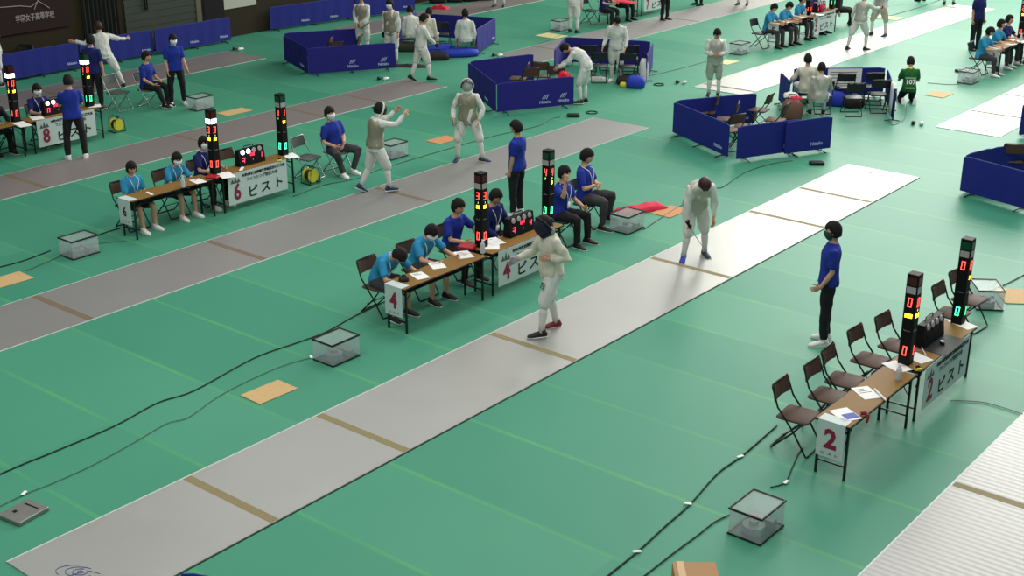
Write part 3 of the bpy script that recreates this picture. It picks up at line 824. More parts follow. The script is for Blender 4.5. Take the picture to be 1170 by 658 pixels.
def paper(cx, cy, z, w, l, rot, label, marks=3, kind='paper_sheet', stack=.003, mt_=None):
    t = empty(kind, (cx, cy, z), R(rot)); tag(t, label, 'paper')
    MB().box(-w / 2, w / 2, -l / 2, l / 2, .0005, stack).build('sheet', mt_ or M_PAPER, t)
    k = MB()
    for i in range(marks): k.box(-w * .35, w * (.1 + .25 * ((i * 7) % 3) / 2), l * (.3 - i * .14) - .006, l * (.3 - i * .14) + .006, stack, stack + .0008)
    if marks: k.build('print', M_PRINT, t)
    return t


def bottle(x, y, label, z=.70, mt_=None):
    t = empty('spray_bottle', (x, y, z)); tag(t, label, 'bottle')
    MB().tube([(0, 0, 0), (0, 0, .012), (0, 0, .12), (0, 0, .15), (0, 0, .165)], [.034, .036, .036, .03, .014], 16).build('body', mt_ or mat('clear_bottle', (206, 212, 214), .2, alpha=.7), t)
    k = MB(); k.cyl((0, 0, .165), .013, .03, 10); k.tube([(0, 0, .195), (0, 0, .205)], [.006, .006], 8); k.tube([(-.01, 0, .207), (.045, 0, .203)], [.008, .006], 8); k.build('pump', M_PAPER, t)
    return t


def bag(at, w, d, h, rot, mt_, label, name='sports_bag', cat='bag'):
    t = empty(name, at, R(rot)); tag(t, label, cat)
    def f_(d_): return 1 + .12 * noise.noise(d_ * 3 + Vector((at[0], at[1], 0)))
    k = MB(); rings = []
    for j, (zz, s_) in enumerate(((0.0, .85), (.15, 1), (.5, 1), (.8, .9), (1, .55))):
        rings.append([v + Vector((0, 0, h * zz * (1 if zz < 1 else 1))) for v in [Vector((p.x * f_(p.normalized()), p.y * f_(p.normalized()), 0)) for p in ell(Vector((0, 0, 0)), Vector((w / 2 * s_, 0, 0)), Vector((0, d / 2 * s_, 0)), 18, 2.8)]])
    k.loft(rings); k.build('body', mt_, t, True)
    k = MB(); k.tube([(-w * .22, 0, h * .95), (-w * .15, .02, h * 1.25), (w * .15, .02, h * 1.25), (w * .22, 0, h * .95)], .012, 6); k.build('handle', M_BLACK, t)
    k = MB(); k.tube([(-w * .4, 0, h * .93), (0, 0, h * 1.01), (w * .4, 0, h * .93)], .006, 5); k.build('zip', M_BLACK, t)
    return t


def cloth(at, w, d, h, rot, mt_, label, name='towel', cat='towel', z=0, amp=1.0, sd=0):
    k = MB(); nx, ny = 14, 10; g = []
    for s_ in (1, 0):
        for j in range(ny + 1):
            for i in range(nx + 1):
                u = i / nx - .5; v = j / ny - .5; e_ = max(0, 1 - (max(abs(u), abs(v)) * 2) ** 4)
                hh = h * e_ * (.55 + .7 * abs(noise.noise(Vector((u * 4 + sd, v * 4, sd))))) * amp
                wx = 1 + .25 * noise.noise(Vector((sd, v * 3, 1))); 
                g.append((u * w * wx, v * d * (1 + .25 * noise.noise(Vector((u * 3, sd, 2)))), .002 + (hh + .008) * s_))
    N1 = (nx + 1) * (ny + 1); fs = []
    for j in range(ny):
        for i in range(nx):
            a = j * (nx + 1) + i; fs.append((a, a + 1, a + nx + 2, a + nx + 1)); fs.append((N1 + a, N1 + a + nx + 1, N1 + a + nx + 2, N1 + a + 1))
    bd = [i for i in range(nx)] + [j * (nx + 1) + nx for j in range(ny)] + [ny * (nx + 1) + i for i in range(nx, 0, -1)] + [j * (nx + 1) for j in range(ny, 0, -1)]
    for q_ in range(len(bd)):
        a, b = bd[q_], bd[(q_ + 1) % len(bd)]; fs.append((a, N1 + a, N1 + b, b))
    k.add(g, fs); o = k.build(name, mt_, None, True); o.location = (at[0], at[1], z); o.rotation_euler = (0, 0, R(rot)); tag(o, label, cat); return o


def cable(pts, r_, label, mt_=None, z=.012):
    P_ = [Vector((p[0], p[1], z)) for p in pts]; out = []
    for i in range(len(P_) - 1):
        p0 = P_[max(i-1, 0)]; p1 = P_[i]; p2 = P_[i+1]; p3 = P_[min(i+2, len(P_)-1)]
        for s_ in range(6):
            t = s_ / 6; out.append(.5 * ((2*p1) + (-p0+p2)*t + (2*p0-5*p1+4*p2-p3)*t*t + (-p0+3*p1-3*p2+p3)*t**3))
    out.append(P_[-1])
    o = MB().tube(out, r_, 6).build('floor_cable', mt_ or M_CABLE, None, True); tag(o, label, 'cable'); return o


def board(at, w, l, rot, label, mt_=None, h=.012):
    o = MB().rbox(-w / 2, w / 2, -l / 2, l / 2, .001, h, .008, 2).build('floor_board', mt_ or M_BOARD); place(o, (at[0], at[1], 0), (0, 0, R(rot))); tag(o, label, 'board'); return o


def drum(at, label):
    t = empty('cable_drum', at); tag(t, label, 'cable drum')
    k = MB()
    for sx in (-.09, .07): MB().tube([(sx, 0, .16), (sx + .02, 0, .16)], [.13, .13], 20).build('flange', M_YEL, t)
    MB().tube([(-.08, 0, .16), (.08, 0, .16)], [.10, .10], 18).build('wound_cable', M_CABLE, t)
    k = MB(); k.tube([(-.13, -.13, .01), (-.13, .13, .01), (-.13, .1, .3), (-.13, 0, .34), (-.13, -.1, .3)], .01, 6, True); k.tube([(.13, -.13, .01), (.13, .13, .01), (.13, .1, .3), (.13, 0, .34), (.13, -.1, .3)], .01, 6, True)
    k.tube([(-.13, -.13, .01), (.13, -.13, .01)], .01, 6); k.tube([(-.13, .13, .01), (.13, .13, .01)], .01, 6); k.tube([(-.13, 0, .34), (.13, 0, .34)], .012, 6)
    k.build('stand', M_FRAME, t); return t

# ------------------------------------------------------------------ barriers
E1, E2, E3, E4 = 'barriers along the left wall', 'barriers of the middle enclosure', 'barriers of the right enclosures', 'barriers of the upper enclosures'
WXB = -31.45
barrier((WXB, 15.3), (WXB, 17.75), 'blue barrier panel along the wall, cut by the left photo edge', texts=())
barrier((WXB, 17.8), (WXB, 20.15), 'blue barrier panel by the wall left of the lunging fencer in white', texts=(.9,))
barrier((WXB, 20.2), (WXB, 22.55), 'blue barrier panel by the wall right of the lunging fencer, left of the wider panel', texts=(.9,))
barrier((WXB + .05, 22.6), (WXB + .05, 25.3), 'blue barrier panel by the wall, rightmost of that row, with two marks', texts=(.5, .9))
barrier((-31.79, 27.17), (-31.34, 30.39), 'blue barrier panel at the top left of the standing fencers, with two marks', texts=(.4, .74))
barrier((-31.31, 30.40), (-30.89, 32.73), 'blue barrier panel behind the two standing fencers at the top', texts=(.85,))
# enclosure A
barrier((-27.88, 24.29), (-26.12, 23.51), 'short indigo end panel of the enclosure left of the standing fencers', M_COVER2, (.8,))
barrier((-26.02, 23.45), (-24.79, 25.46), 'indigo barrier panel with two diamond marks in front of the standing fencers', M_COVER2, (.5, .86), True)
barrier((-28.14, 24.55), (-27.04, 26.41), 'indigo back panel of the enclosure left of the standing fencers', M_COVER2, ())
# enclosure C
barrier((-21.53, 24.71), (-19.54, 23.36), 'indigo side panel of the enclosure above the masked foil fencer', M_COVER2, (.7,))
barrier((-19.45, 23.32), (-18.55, 25.07), 'indigo front panel with two pale marks above the standing referee in blue', M_COVER2, (.62, .86), True)
barrier((-21.62, 24.89), (-20.98, 26.59), 'indigo back panel of the enclosure with tilted brown chairs', M_COVER2, ())
# enclosure D
barrier((-24.42, 28.38), (-25.20, 30.13), 'indigo side panel right of the seated fencer seen from behind', M_COVER2, (.85,))
barrier((-26.92, 27.85), (-27.78, 29.48), 'indigo side panel left of the seated pair of fencers', M_COVER2, ())
barrier((-27.16, 29.43), (-25.24, 30.10), 'indigo back panel behind the chair of the fencer seen from behind', M_COVER2, ())
# enclosure E
barrier((-20.93, 27.44), (-21.70, 28.88), 'short indigo side panel beside the bent over fencer', M_COVER2, ())
barrier((-21.76, 29.00), (-19.61, 29.93), 'indigo back panel behind the black chairs and the standing fencer', M_COVER2, ())
barrier((-18.66, 28.35), (-19.45, 29.81), 'indigo side panel beside the blue bag on the floor', M_COVER2, ())
# enclosure M
barrier((-15.26, 24.34), (-13.30, 23.35), 'blue barrier panel receding at the left of the middle right enclosure', M_COVER, (.84,))
barrier((-13.06, 23.29), (-12.39, 24.70), 'blue front panel of the middle right enclosure, left one of two', M_COVER, (.84,))
barrier((-12.49, 24.27), (-11.98, 25.31), 'blue front panel of the middle right enclosure, right one of two', M_COVER, (.68,))
barrier((-15.31, 24.49), (-14.30, 26.23), 'blue back panel behind the tilted brown chairs of the middle right enclosure', M_COVER, (.84,))
# enclosure N
barrier((-14.96, 28.59), (-14.32, 27.84), 'blue side panel at the left of the chairs with seated fencers', M_COVER, ())
barrier((-14.94, 29.21), (-13.26, 30.70), 'blue back panel behind the row of black chairs, with a white sheet', M_COVER, ())
barrier((-11.94, 28.37), (-13.13, 30.56), 'blue side panel draped with a white towel near the kneeling person', M_COVER, ())
# right edge
barrier((-8.65, 24.05), (-7.20, 23.64), 'blue front panel of the enclosure cut by the right photo edge', M_COVER, ())
barrier((-8.66, 24.18), (-8.46, 24.95), 'short blue side panel of the enclosure at the right photo edge', M_COVER, ())
barrier((-8.46, 24.95), (-7.91, 25.86), 'blue back panel of the enclosure at the right photo edge', M_COVER, ())
barrier((-9.27, 28.93), (-9.11, 29.35), 'blue barrier panel at the right photo edge beside the bright piste end', M_COVER, ())
barrier((-8.72, 6.01), (-8.29, 6.20), 'dark blue barrier top just peeking in at the bottom edge', M_COVER, ())

# ------------------------------------------------------------------ score tables
TX = {'2': -5.58, '4': -12.28, '6': -18.66, '8': -24.90, '3': -12.15, '5': -18.45, '7': -24.65}
FIRST = {'2': 12.47, '4': 12.43, '6': 12.5, '8': 12.6, '3': 34.95, '5': 34.6, '7': 34.8}
WHERE = {'2': 'by the empty brown chairs', '4': 'by two boys in turquoise', '6': 'by two girls in turquoise', '8': 'at the left photo edge', '3': 'at the upper right edge', '5': 'left of the en garde fencers', '7': 'with red cloth at the top'}
CARD = {'2': 'two', '4': 'four', '6': 'six', '8': 'eight', '3': 'three', '5': 'five', '7': 'seven'}
for k_, x in TX.items():
    y = FIRST[k_]
    table(x, y, 'near one of two joined brown tables ' + WHERE[k_])
    table(x, y + 1.9, 'far one of two joined tables, bearing a banner, ' + WHERE[k_])
    if k_ != '8':
        numcard(x + .0, y + .01, k_, 'white card with number ' + CARD[k_] + ' on the table end ' + WHERE[k_], M_MAROON if k_ in '234' else M_INK)
    pistebanner(x + .215, y + 2.03, k_, 'pale banner with number ' + CARD[k_] + ' on the table ' + WHERE[k_])

tower(-5.62, 14.50, 'black score tower with red cap and two lit zeros, nearest on table two', (False, '0', '', '000', '0', M_REDON), (False, '0', '1', '000', '1', M_REDON), M_REDLENS)
tower(-5.62, 16.15, 'black score tower with green cap and green bottom digits on table two', (False, '0', '', '', '0', M_GRNON), (False, '0', '', '0', '1', M_GRNON), M_GRNLENS)
tower(-12.42, 14.50, 'black score tower showing red threes with dark red cap on table four', (False, '3', '1', '00', '0', M_REDON), (False, '3', '1', '00', '0', M_REDON), M_REDLENS)
tower(-12.42, 16.15, 'black score tower showing red fours with green cap on table four', (False, '4', '2', '', '0', M_GRNON), (False, '4', '2', '0', '0', M_GRNON), M_GRNLENS)
tower(-18.72, 14.50, 'black score tower with lit white band and red threes on table six', (True, '3', '1', '00', '0', M_REDON), (True, '3', '1', '00', '0', M_REDON), M_REDLENS)
tower(-18.72, 16.12, 'black score tower with green cap and red ones on table six', (False, '1', '1', '', '0', M_GRNON), (False, '1', '1', '00', '0', M_GRNON), M_GRNLENS)
tower(-24.96, 14.35, 'black score tower with lit white band at the left photo edge on table eight', (True, '1', '1', '0', '1', M_REDON), (True, '0', '1', '00', '0', M_REDON), M_REDLENS)
tower(-24.96, 16.12, 'black score tower with lit white band in front of a standing man on table eight', (True, '1', '1', '', '1', M_GRNON), (True, '0', '1', '00', '0', M_GRNON), M_GRNLENS)
tower(-18.4, 36.6, 'black score tower with two red ones on table five', (False, '0', '1', '0', '1', M_REDON), (False, '0', '1', '0', '1', M_REDON), M_REDLENS)
tower(-18.4, 38.15, 'black score tower with green digits on table five', (False, '0', '1', '0', '1', M_GRNON), (False, '0', '1', '0', '1', M_GRNON), M_GRNLENS)
tower(-12.15, 36.9, 'black score tower with red and yellow lights at the upper right edge', (False, '2', '1', '00', '0', M_REDON), (False, '1', '1', '00', '1', M_REDON), M_REDLENS)

scorebox(-12.36, 15.36, 'black scoring machine with unlit round lamps showing three and 4', (0, 0, 0, 0), DS('3', '104', '1', '4'))
scorebox(-18.72, 15.33, 'black scoring machine with two lit round lamps showing three and 1', (1, 1, 0, 0), DS('3', '100', '1', '1'))
scorebox(-24.95, 15.3, 'black scoring machine with four lit lamps behind the man in blue', (1, 1, 1, 1), DS('0', '200', '1', '1'))
scorebox(-5.66, 15.35, 'black scoring machine with unlit lamps on the table marked two', (0, 0, 0, 0), DS('8', '888', '1', '8'), on=False)
scorebox(-18.4, 37.35, 'black scoring machine between the two towers on table five', (0, 0, 0, 0), DS('1', '200', '1', '1'))
MBX = MB().box(-.19, .19, -.33, .33, .0005, .006).build('rubber_mat', mat('black_mat', (30, 30, 30), .6)); place(MBX, (-5.50, 15.33, .70)); tag(MBX, 'black mat under the scoring machine on table two', 'mat')

# table two things
paper(*(-5.62, 13.41), .70, .22, .32, 55, 'curled white paper on table two with a dark printed patch', 3)
o = MB().tube([(-.15, 0, .012), (.15, 0, .012)], .012, 8).build('paper_roll', M_PAPER); place(o, (*(-5.46, 13.44), .702), (0, 0, R(-40))); tag(o, 'white rolled paper edge beside the curled paper on table two', 'paper')
paper(*(-5.55, 12.73), .70, .24, .30, 60, 'white booklet with blue print at the corner of table two', 0, stack=.006)
o = paper(*(-5.49, 12.73), .7065, .16, .12, 60, 'blue printed card on the white booklet on table two', 0, mt_=mat('blue_print', (50, 66, 170), .6))
o = MB().tube([(0, 0, .02), (.05, .02, .03), (.09, 0, .02), (.10, -.03, -.03), (.09, -.03, -.06)], [.02, .024, .02, .016, .008], 8).build('red_strap', mat('dark_red_strap', (130, 24, 34), .6)); place(o, (*(-5.42, 12.84), .70)); tag(o, 'dark red strap hanging over the corner of table two', 'strap')
paper(*(-5.65, 14.33), .70, .22, .31, 65, 'white paper beside the spray bottle on table two', 0)
paper(*(-5.58, 14.75), .70, .22, .34, 70, 'white paper between the tower and the scoring machine on table two', 0)
paper(*(-5.55, 16.14), .70, .2, .34, 70, 'white paper at the far end of table two', 0)
bottle(*(-5.48, 13.98), 'clear spray bottle on the table marked two')
o = bag((*(-5.41, 14.39), .70), .10, .06, .035, 60, M_YEL, 'crumpled yellow packet on table two', 'yellow_packet', 'packet')
o = MB().rbox(-.02, .02, -.05, .05, 0, .03, .008, 2).build('remote_control', M_BLACK); place(o, (*(-5.50, 15.34), .701), (0, 0, R(40))); tag(o, 'small black remote control in front of the machine on table two', 'remote control')
o = MB().rbox(-.02, .0195, -.03, .03, 0, .012, .005, 2).build('cap', M_PAPER, o); o.location = (0, .01, .03)
o = MB().tube([(-.14, .03, .01), (0, 0, .014), (.14, -.02, .01)], .008, 6).build('paper_stick', mat('pale_pink_paper', (214, 196, 200), .6)); place(o, (*(-5.58, 14.95), .70), (0, 0, R(-45))); tag(o, 'pale rolled sheet near the scoring machine on table two', 'paper')
MBX = MB().box(-.13, .13, -.09, .09, .0005, .004).build('brown_folder', mat('brown_folder', (140, 96, 84), .6)); place(MBX, (*(-5.67, 15.02), .70), (0, 0, R(55))); tag(MBX, 'brown folder next to the tower base on table two', 'folder')

# table four things
paper(*(-12.28, 12.97), .70, .2, .28, 70, 'white sheet the boy in turquoise writes on', 2)
paper(*(-12.38, 13.45), .70, .21, .29, 60, 'white sheet in front of the second boy in turquoise', 2)
paper(*(-12.38, 14.04), .70, .24, .32, 60, 'printed white sheets near the middle of table four', 4)
paper(*(-12.31, 14.61), .70, .24, .34, 40, 'white sheet at the joint of the tables marked four', 1)
paper(*(-12.41, 14.79), .704, .24, .32, 70, 'white sheet with a pen beside the scoring machine showing three', 1)
bottle(*(-12.21, 14.28), 'clear spray bottle on the table marked four')
o = bag((*(-12.31, 12.67), .70), .15, .09, .06, 40, M_BAGB, 'dark pencil case at the corner of table four', 'pencil_case', 'pencil case')
o = MB().rbox(-.13, .13, -.09, .09, 0, .04, .01, 2).build('red_case', mat('dark_red_case', (170, 30, 46), .4)); place(o, (*(-12.54, 14.31), .70), (0, 0, R(20))); tag(o, 'flat red case near the red score tower on table four', 'case')
# table six things
paper(*(-19.53, 13.26), .70, .22, .36, 85, 'white sheet with small print at the near end of table six', 3)
paper(*(-18.61, 12.99), .70, .05, .22, 80, 'narrow white slip on table six', 0)
paper(*(-18.56, 13.98), .70, .2, .3, 80, 'white sheet in front of the girl on table six', 1)
paper(*(-18.48, 14.54), .70, .25, .4, 70, 'white sheets at the tower foot on table six', 0)
paper(*(-18.55, 16.15), .70, .24, .36, 70, 'open white sheets at the far end of table six', 0)
paper(*(-18.57, 14.98), .703, .06, .24, 40, 'folded white slip in front of the machine on table six', 0)
bottle(*(-18.46, 13.58), 'clear spray bottle on the table marked six')
o = MB().rbox(-.11, .11, -.08, .08, 0, .035, .01, 2).build('red_case', MATS['dark_red_case']); place(o, (*(-18.53, 14.28), .70), (0, 0, R(30))); tag(o, 'flat dark red case on table six beside the man in blue', 'case')
o = bag((*(-18.44, 15.77), .70), .10, .06, .03, 60, M_YEL, 'small yellow packet near the green capped tower on table six', 'yellow_packet', 'packet')
# table eight things
paper(*(-24.66, 14.30), .70, .25, .5, 80, 'white sheets on the table marked eight by its left tower', 0)
paper(*(-24.89, 14.79), .704, .25, .36, 70, 'white sheet under the machine with four lit lamps', 0)
paper(*(-24.90, 16.20), .70, .26, .26, 60, 'white papers at the far end of table eight', 0)
# tables 5, 3, 7
for wx, wy, lb in ((-18.51,35.16,'pale sheets at the near end of table five'), (-18.60,36.26,'white sheets beside the red lit tower on table five'), (-18.32,36.89,'white sheet before the machine on table five')):
    paper(*(wx, wy), .70, .25, .6, 80, lb, 0)
bottle(*(-18.40, 36.42), 'clear spray bottle on the table marked five')
for wx, wy, lb in ((-12.22,35.91,'white sheets on the table marked three'), (-12.00,36.41,'white sheet near the right photo edge on table three')):
    paper(*(wx, wy), .70, .25, .6, 80, lb, 0)
bottle(*(-11.98, 36.43), 'clear spray bottle at the right photo edge on table three')
o = bag((*(-18.48, 37.37), .70), .35, .28, .28, 20, mat('pink_red_cloth', (190, 40, 90), .8), 'pinkish red bag on the table marked five')
o = cloth((-24.11, 35.15), .40, .9, .04, 90, M_REDCLOTH, 'red cloth lying on the table marked seven', 'red_cloth', 'cloth', z=.70)

# ------------------------------------------------------------------ cases, boards, drums, cables, small floor items
case(-12.27, 11.28, 'clear plastic case with dark rim at the near end of piste four table')
case(-5.65, 10.98, 'largest clear case with black rim at the lower right')
case(-18.62, 11.52, 'clear case with dark rim left of the table marked six')
case(*(-12.33, 18.30), 'clear case with dark rim behind the bent fencer and by the crossed arms man')
case(*(-6.16, 18.78), 'clear case with black rim right of the far tower of table two', 35)
case(*(-25.32, 19.33), 'clear case with dark rim at the left of the tan board near table six')
case(*(-18.79, 19.14), 'clear case with dark rim behind the masked fencer on piste six')
case(*(-18.78, 33.30), 'clear case with dark rim left of the table marked five')
case(*(-12.27, 33.69), 'clear case with dark rim left of the table marked three')
case(*(-25.02, 33.07), 'clear case with dark rim beside the legs of a fencer at the top')
board((-12.16, 9.98), .62, .40, 88, 'tan board lying beside the middle piste, left of the clear case')
board((-18.43, 10.10), .62, .45, 88, 'tan board at the left photo edge')
board((-12.29, 19.62), .62, .42, 88, 'orange tan board behind the bent over fencer', M_BOARDO)
board((-18.89, 20.79), .62, .42, 88, 'orange tan board left of the masked foil fencer', M_BOARDO)
board((-24.41, 19.61), .75, .42, 88, 'tan board above the lit tower of table six')
board((-12.29, 31.86), .62, .5, 88, 'tan board below the case near the table marked three')
board((-5.91, 19.40), .62, .5, 125, 'tan board at the right photo edge beside the black rimmed case')
board((-24.60, 32.07), .62, .8, 88, 'pale yellow board near the top beside the clear case', mat('pale_board', (214, 204, 146), .7))
board((-18.43, 31.99), .62, .45, 88, 'pale board right of the standing fencer in grey vest', MATS['pale_board'])
board((-18.10, 41.60), .62, 1.0, 88, 'pale board at the top between the two fencers and the far piste', MATS['pale_board'])
drum((*(-18.70, 16.75), 0), 'yellow cable drum beside the table marked six')
drum((*(-25.02, 16.78), 0), 'yellow cable drum beside the table marked eight')
t = empty('cardboard_box', (*(-5.51, 9.54), 0), .6839); tag(t, 'cardboard box cut by the bottom edge of the photo', 'box')
MB().rbox(-.21, .21, -.14, .14, 0, .30, .01, 2).build('body', M_CARD, t); MB().box(-.17, -.10, -.145, .145, .3, .303).build('packing_tape', mat('pale_tape', (196, 162, 116), .5), t)
t = empty('metal_box', (*(-11.89, 6.30), 0), R(8)); tag(t, 'flat grey metal box on the floor at the lower left edge', 'box')
MB().rbox(-.17, .17, -.2, .2, .002, .05, .01, 2).build('body', M_METAL, t); MB().box(-.08, -.04, -.08, -.04, .0505, .056).build('socket', M_BLACK, t); MB().box(-.1, .1, .1, .12, .0505, .053).build('hinge', M_BLACK, t)

cable([(-12.87, 6.50), (-12.88, 6.94), (-12.87, 7.28), (-12.88, 8.13), (-13.00, 8.87), (-12.93, 9.39), (-13.12, 10.54), (-13.06, 11.29), (-13.03, 11.79), (-13.14, 12.47), (-13.20, 13.17)], .0085, 'dark cable running from the left edge to the table marked four')
cable([(-12.22, 6.12), (-12.25, 6.53), (-12.23, 6.87), (-12.24, 7.38), (-12.33, 7.99), (-12.44, 8.58), (-12.37, 8.85), (-12.53, 9.39), (-12.61, 9.89), (-12.63, 10.58), (-12.53, 11.07)], .005, 'thin cable from the flat metal box to the clear case by table four', M_CABLEG)
cable([(-6.35, 9.23), (-6.37, 9.83), (-6.42, 10.43), (-6.46, 10.98), (-6.58, 11.76), (-6.58, 12.35), (-6.64, 13.25)], .010, 'thick dark cable from the bottom edge to the chairs of table two')
cable([(-6.07, 9.46), (-6.07, 10.06), (-6.06, 10.51), (-6.06, 10.82), (-6.01, 11.07)], .008, 'dark cable from the bottom edge to the largest clear case')
cable([(-5.96, 11.86), (-5.89, 12.06), (-5.99, 12.42), (-6.09, 12.75), (-6.12, 12.94)], .008, 'dark cable between the largest clear case and the table marked two')
cable([(-19.06, 10.26), (-19.03, 10.71), (-19.12, 11.29)], .010, 'dark cable left of the case by table six')
cable([(-19.14, 12.09), (-19.21, 12.38), (-19.22, 12.75)], .010, 'dark cable between the case and the table marked six')
cable([(-18.57, 10.50), (-18.70, 11.03), (-18.87, 11.84), (-18.57, 12.37)], .006, 'thin cable passing under the case by table six', M_CABLEG)
cable([(-18.28, 15.91), (-18.38, 16.79), (-18.22, 17.46), (-18.32, 18.42), (-18.30, 19.98), (-18.24, 21.61), (-18.08, 22.64), (-18.05, 23.18), (-18.21, 23.78), (-18.16, 24.04)], .008, 'long thin cable running behind piste six to the black pad', M_CABLEG)
cable([(-12.08, 18.44), (-12.29, 19.75), (-12.43, 21.26), (-12.34, 21.56), (-12.51, 22.66), (-12.42, 23.56), (-12.20, 24.08)], .008, 'grey green cable from the case to the blue enclosure', M_CABLEG)
cable([(-5.28, 15.26), (-4.96, 15.46), (-4.70, 15.48), (-4.43, 15.45)], .006, 'thin grey cable between table two and the ribbed piste', mat('grey_cable', (110, 124, 118), .6))
cable([(-12.52, 30.46), (-11.93, 29.01), (-11.83, 28.35), (-11.90, 28.19)], .008, 'short thin cable beside the kneeling person in green', M_CABLEG)
cable([(-19.08, 28.97), (-18.93, 30.53), (-18.91, 32.08)], .007, 'thin cable behind the fencer in the grey vest', M_CABLEG)
cable([(-23.73, 28.14), (-23.92, 29.95), (-24.62, 33.21)], .008, 'thin cable running towards the fencer legs at the top', M_CABLEG)
cable([(-23.49, 22.48), (-23.62, 20.59), (-23.73, 19.61)], .006, 'thin cable in front of the indigo enclosure at upper left', M_CABLEG)
cable([(-6.32, 19.34), (-6.22, 19.81), (-6.13, 20.54)], .008, 'dark cable behind the case at the right photo edge', M_CABLE)
cable([(-13.04, 32.93), (-12.52, 33.09), (-12.35, 33.36)], .007, 'thin cable from the tan board to the case near table three', M_CABLEG)
cable([(-18.25, 41.06), (-18.08, 43.41), (-18.20, 46.71)], .008, 'thin cable crossing the floor at the top behind piste five', M_CABLEG)
for i_, (wx, wy, lb) in enumerate(((-6.48,10.97,'middle one of three on the thick cable near the bottom'), (-6.37,9.83,'lowest on the thick cable near the bottom'), (-6.58,12.27,'on the thick cable nearest the chairs of table two'), (-5.88,12.07,'on the short cable beside the largest clear case'), (-12.27,6.54,'at the corner of the flat metal box'), (-12.54,11.06,'by the clear case of table four'))):
    o = MB().rbox(-.045, .045, -.02, .02, .0135, .024, .008, 2).build('white_tape_strip', M_PAPER); place(o, (*(wx, wy), 0), (0, 0, R(20 + 25 * i_))); tag(o, 'white tape strip ' + lb, 'tape')

def pad(at, lb, ring=False, w=.3):
    if ring:
        o = MB().tube([(.13 * math.cos(a), .13 * math.sin(a), .014) for a in [R(k * 24) for k in range(15)]], .012, 6, True).build('cable_coil', M_BLACK, None, True)
    else:
        o = MB().rbox(-w / 2, w / 2, -.1, .1, .001, .06, .04, 3).build('black_pad', M_BLACK)
    place(o, (*at, 0), (0, 0, R(40))); tag(o, lb, 'equipment'); return o
pad((-17.97, 24.30), 'flat black device on the floor below the indigo enclosure')
pad((-17.84, 24.85), 'small black coil on the floor beside the far end of piste six', True)
pad((-11.69, 24.16), 'black device on the floor beyond the middle right enclosure')
pad((-18.29, 28.39), 'thin dark green coil on the floor left of the black and white shoes', True)
pad((-12.92, 34.84), 'small black device beside the case near table three')
def shoes(at, lb, sc=1.0):
    t = empty('shoe_pair', (*at, 0), R(20)); tag(t, lb, 'shoes')
    for sx, m_ in ((-.09, M_SHOEB), (.09, M_SHOEW)):
        MB().loft([ell(Vector((sx, y, z_)), Vector((a, 0, 0)), Vector((0, 0, b)), 10) for y, z_, a, b in ((-.13, .035, .02, .02), (-.1, .05, .04, .045), (0, .04, .042, .035), (.1, .03, .048, .025), (.14, .02, .02, .015))]).build('shoe', m_, t, True)
shoes((-17.96, 28.92), 'black and white shoes on the floor left of the fencer in grey vest')
shoes((-24.20, 24.38), 'dark shoes on the floor below the two standing fencers')
shoes((-30.26, 24.61), 'dark shoes on the floor right of the blue wall barriers')
shoes((-11.47, 28.64), 'black and white shoes on the floor below the kneeling person')
shoes((-23.89, 28.65), 'dark shoes on the floor between the two upper indigo enclosures')
shoes((-18.73, 25.39), 'dark and pale shoes at the end of the indigo enclosure')
cloth((-12.75, 19.38), 1.0, .36, .13, 66, M_REDCLOTH, 'crumpled red jacket on the floor behind the clear case', 'red_jacket', 'jacket', sd=3)
cloth((-19.89, 27.89), .5, .3, .10, 20, M_WHITE, 'small white towel on the floor right of the bent fencer', sd=5)
cloth((-24.78, 26.06), .9, .3, .07, 30, M_BAGB, 'dark cloth heap right of the indigo panel with diamond marks', 'dark_cloth', 'cloth', sd=6)
bag((*(-18.99, 27.95), 0), .55, .42, .20, 20, M_BAGB, 'dark round bag with yellow item left of the blue bag')
bag((*(-18.86, 27.65), .0), .22, .2, .12, 0, M_YEL, 'yellow pouch in front of the dark round bag', 'pouch')
bag((*(-18.58, 27.75), 0), .5, .4, .30, 30, M_BAGBL, 'shiny blue bag beside the indigo side panel')
bag((*(-18.77, 28.39), 0), .24, .2, .62, 30, M_WHITE, 'tall white cloth bag leaning by the indigo side panel', 'cloth_bag')
bag((*(-25.31, 27.82), 0), .9, .4, .28, 60, M_BAGBL, 'blue bag on the floor below the seated fencer')
bag((*(-24.92, 27.17), 0), .8, .4, .22, 40, M_BAGB, 'dark bag with red edge behind the walking fencer')
bag((*(-24.74, 27.96), 0), 1.2, .5, .22, 50, M_BAGBL, 'long blue bag below the chair of the fencer seen from behind')
bag((*(-26.38, 27.61), 0), 1.2, .4, .25, 40, mat('dark_olive_cloth', (46, 50, 34), .8), 'dark olive bag behind the walking fencer')
bag((*(-13.93, 27.28), 0), .5, .4, .46, 30, M_BAGBR, 'tall brown and blue bag between the two right enclosures')
cloth((-14.08, 27.48), .34, .3, .12, 30, M_WHITE, 'white cloth on top of the tall brown bag', 'white_cloth', 'cloth', z=.47, sd=8)
cloth((-13.90, 27.40), .26, .22, .08, 60, M_REDCLOTH, 'red cloth on the tall brown bag', 'red_cloth', 'cloth', z=.45, sd=9)
bag((*(-13.80, 29.18), 0), .6, .4, .35, 20, M_BAGBL, 'blue bag under the black chairs of the right enclosure')
bag((*(-13.36, 29.30), 0), .5, .4, .3, 50, M_BAGB, 'dark bag under the black chairs of the right enclosure')
for wx, wy, lb in ((-31.54,34.58,'dark bag at the very top left of the red jacket'), (-31.19,35.11,'dark bag at the very top right of the red jacket'), (-30.89,35.61,'dark bag at the very top above the seated fencer'), (-30.59,36.10,'rightmost dark bag at the very top of the photo')):
    bag((*(wx, wy), 0), .62, .4, .5, 40, M_BAGB, lb)
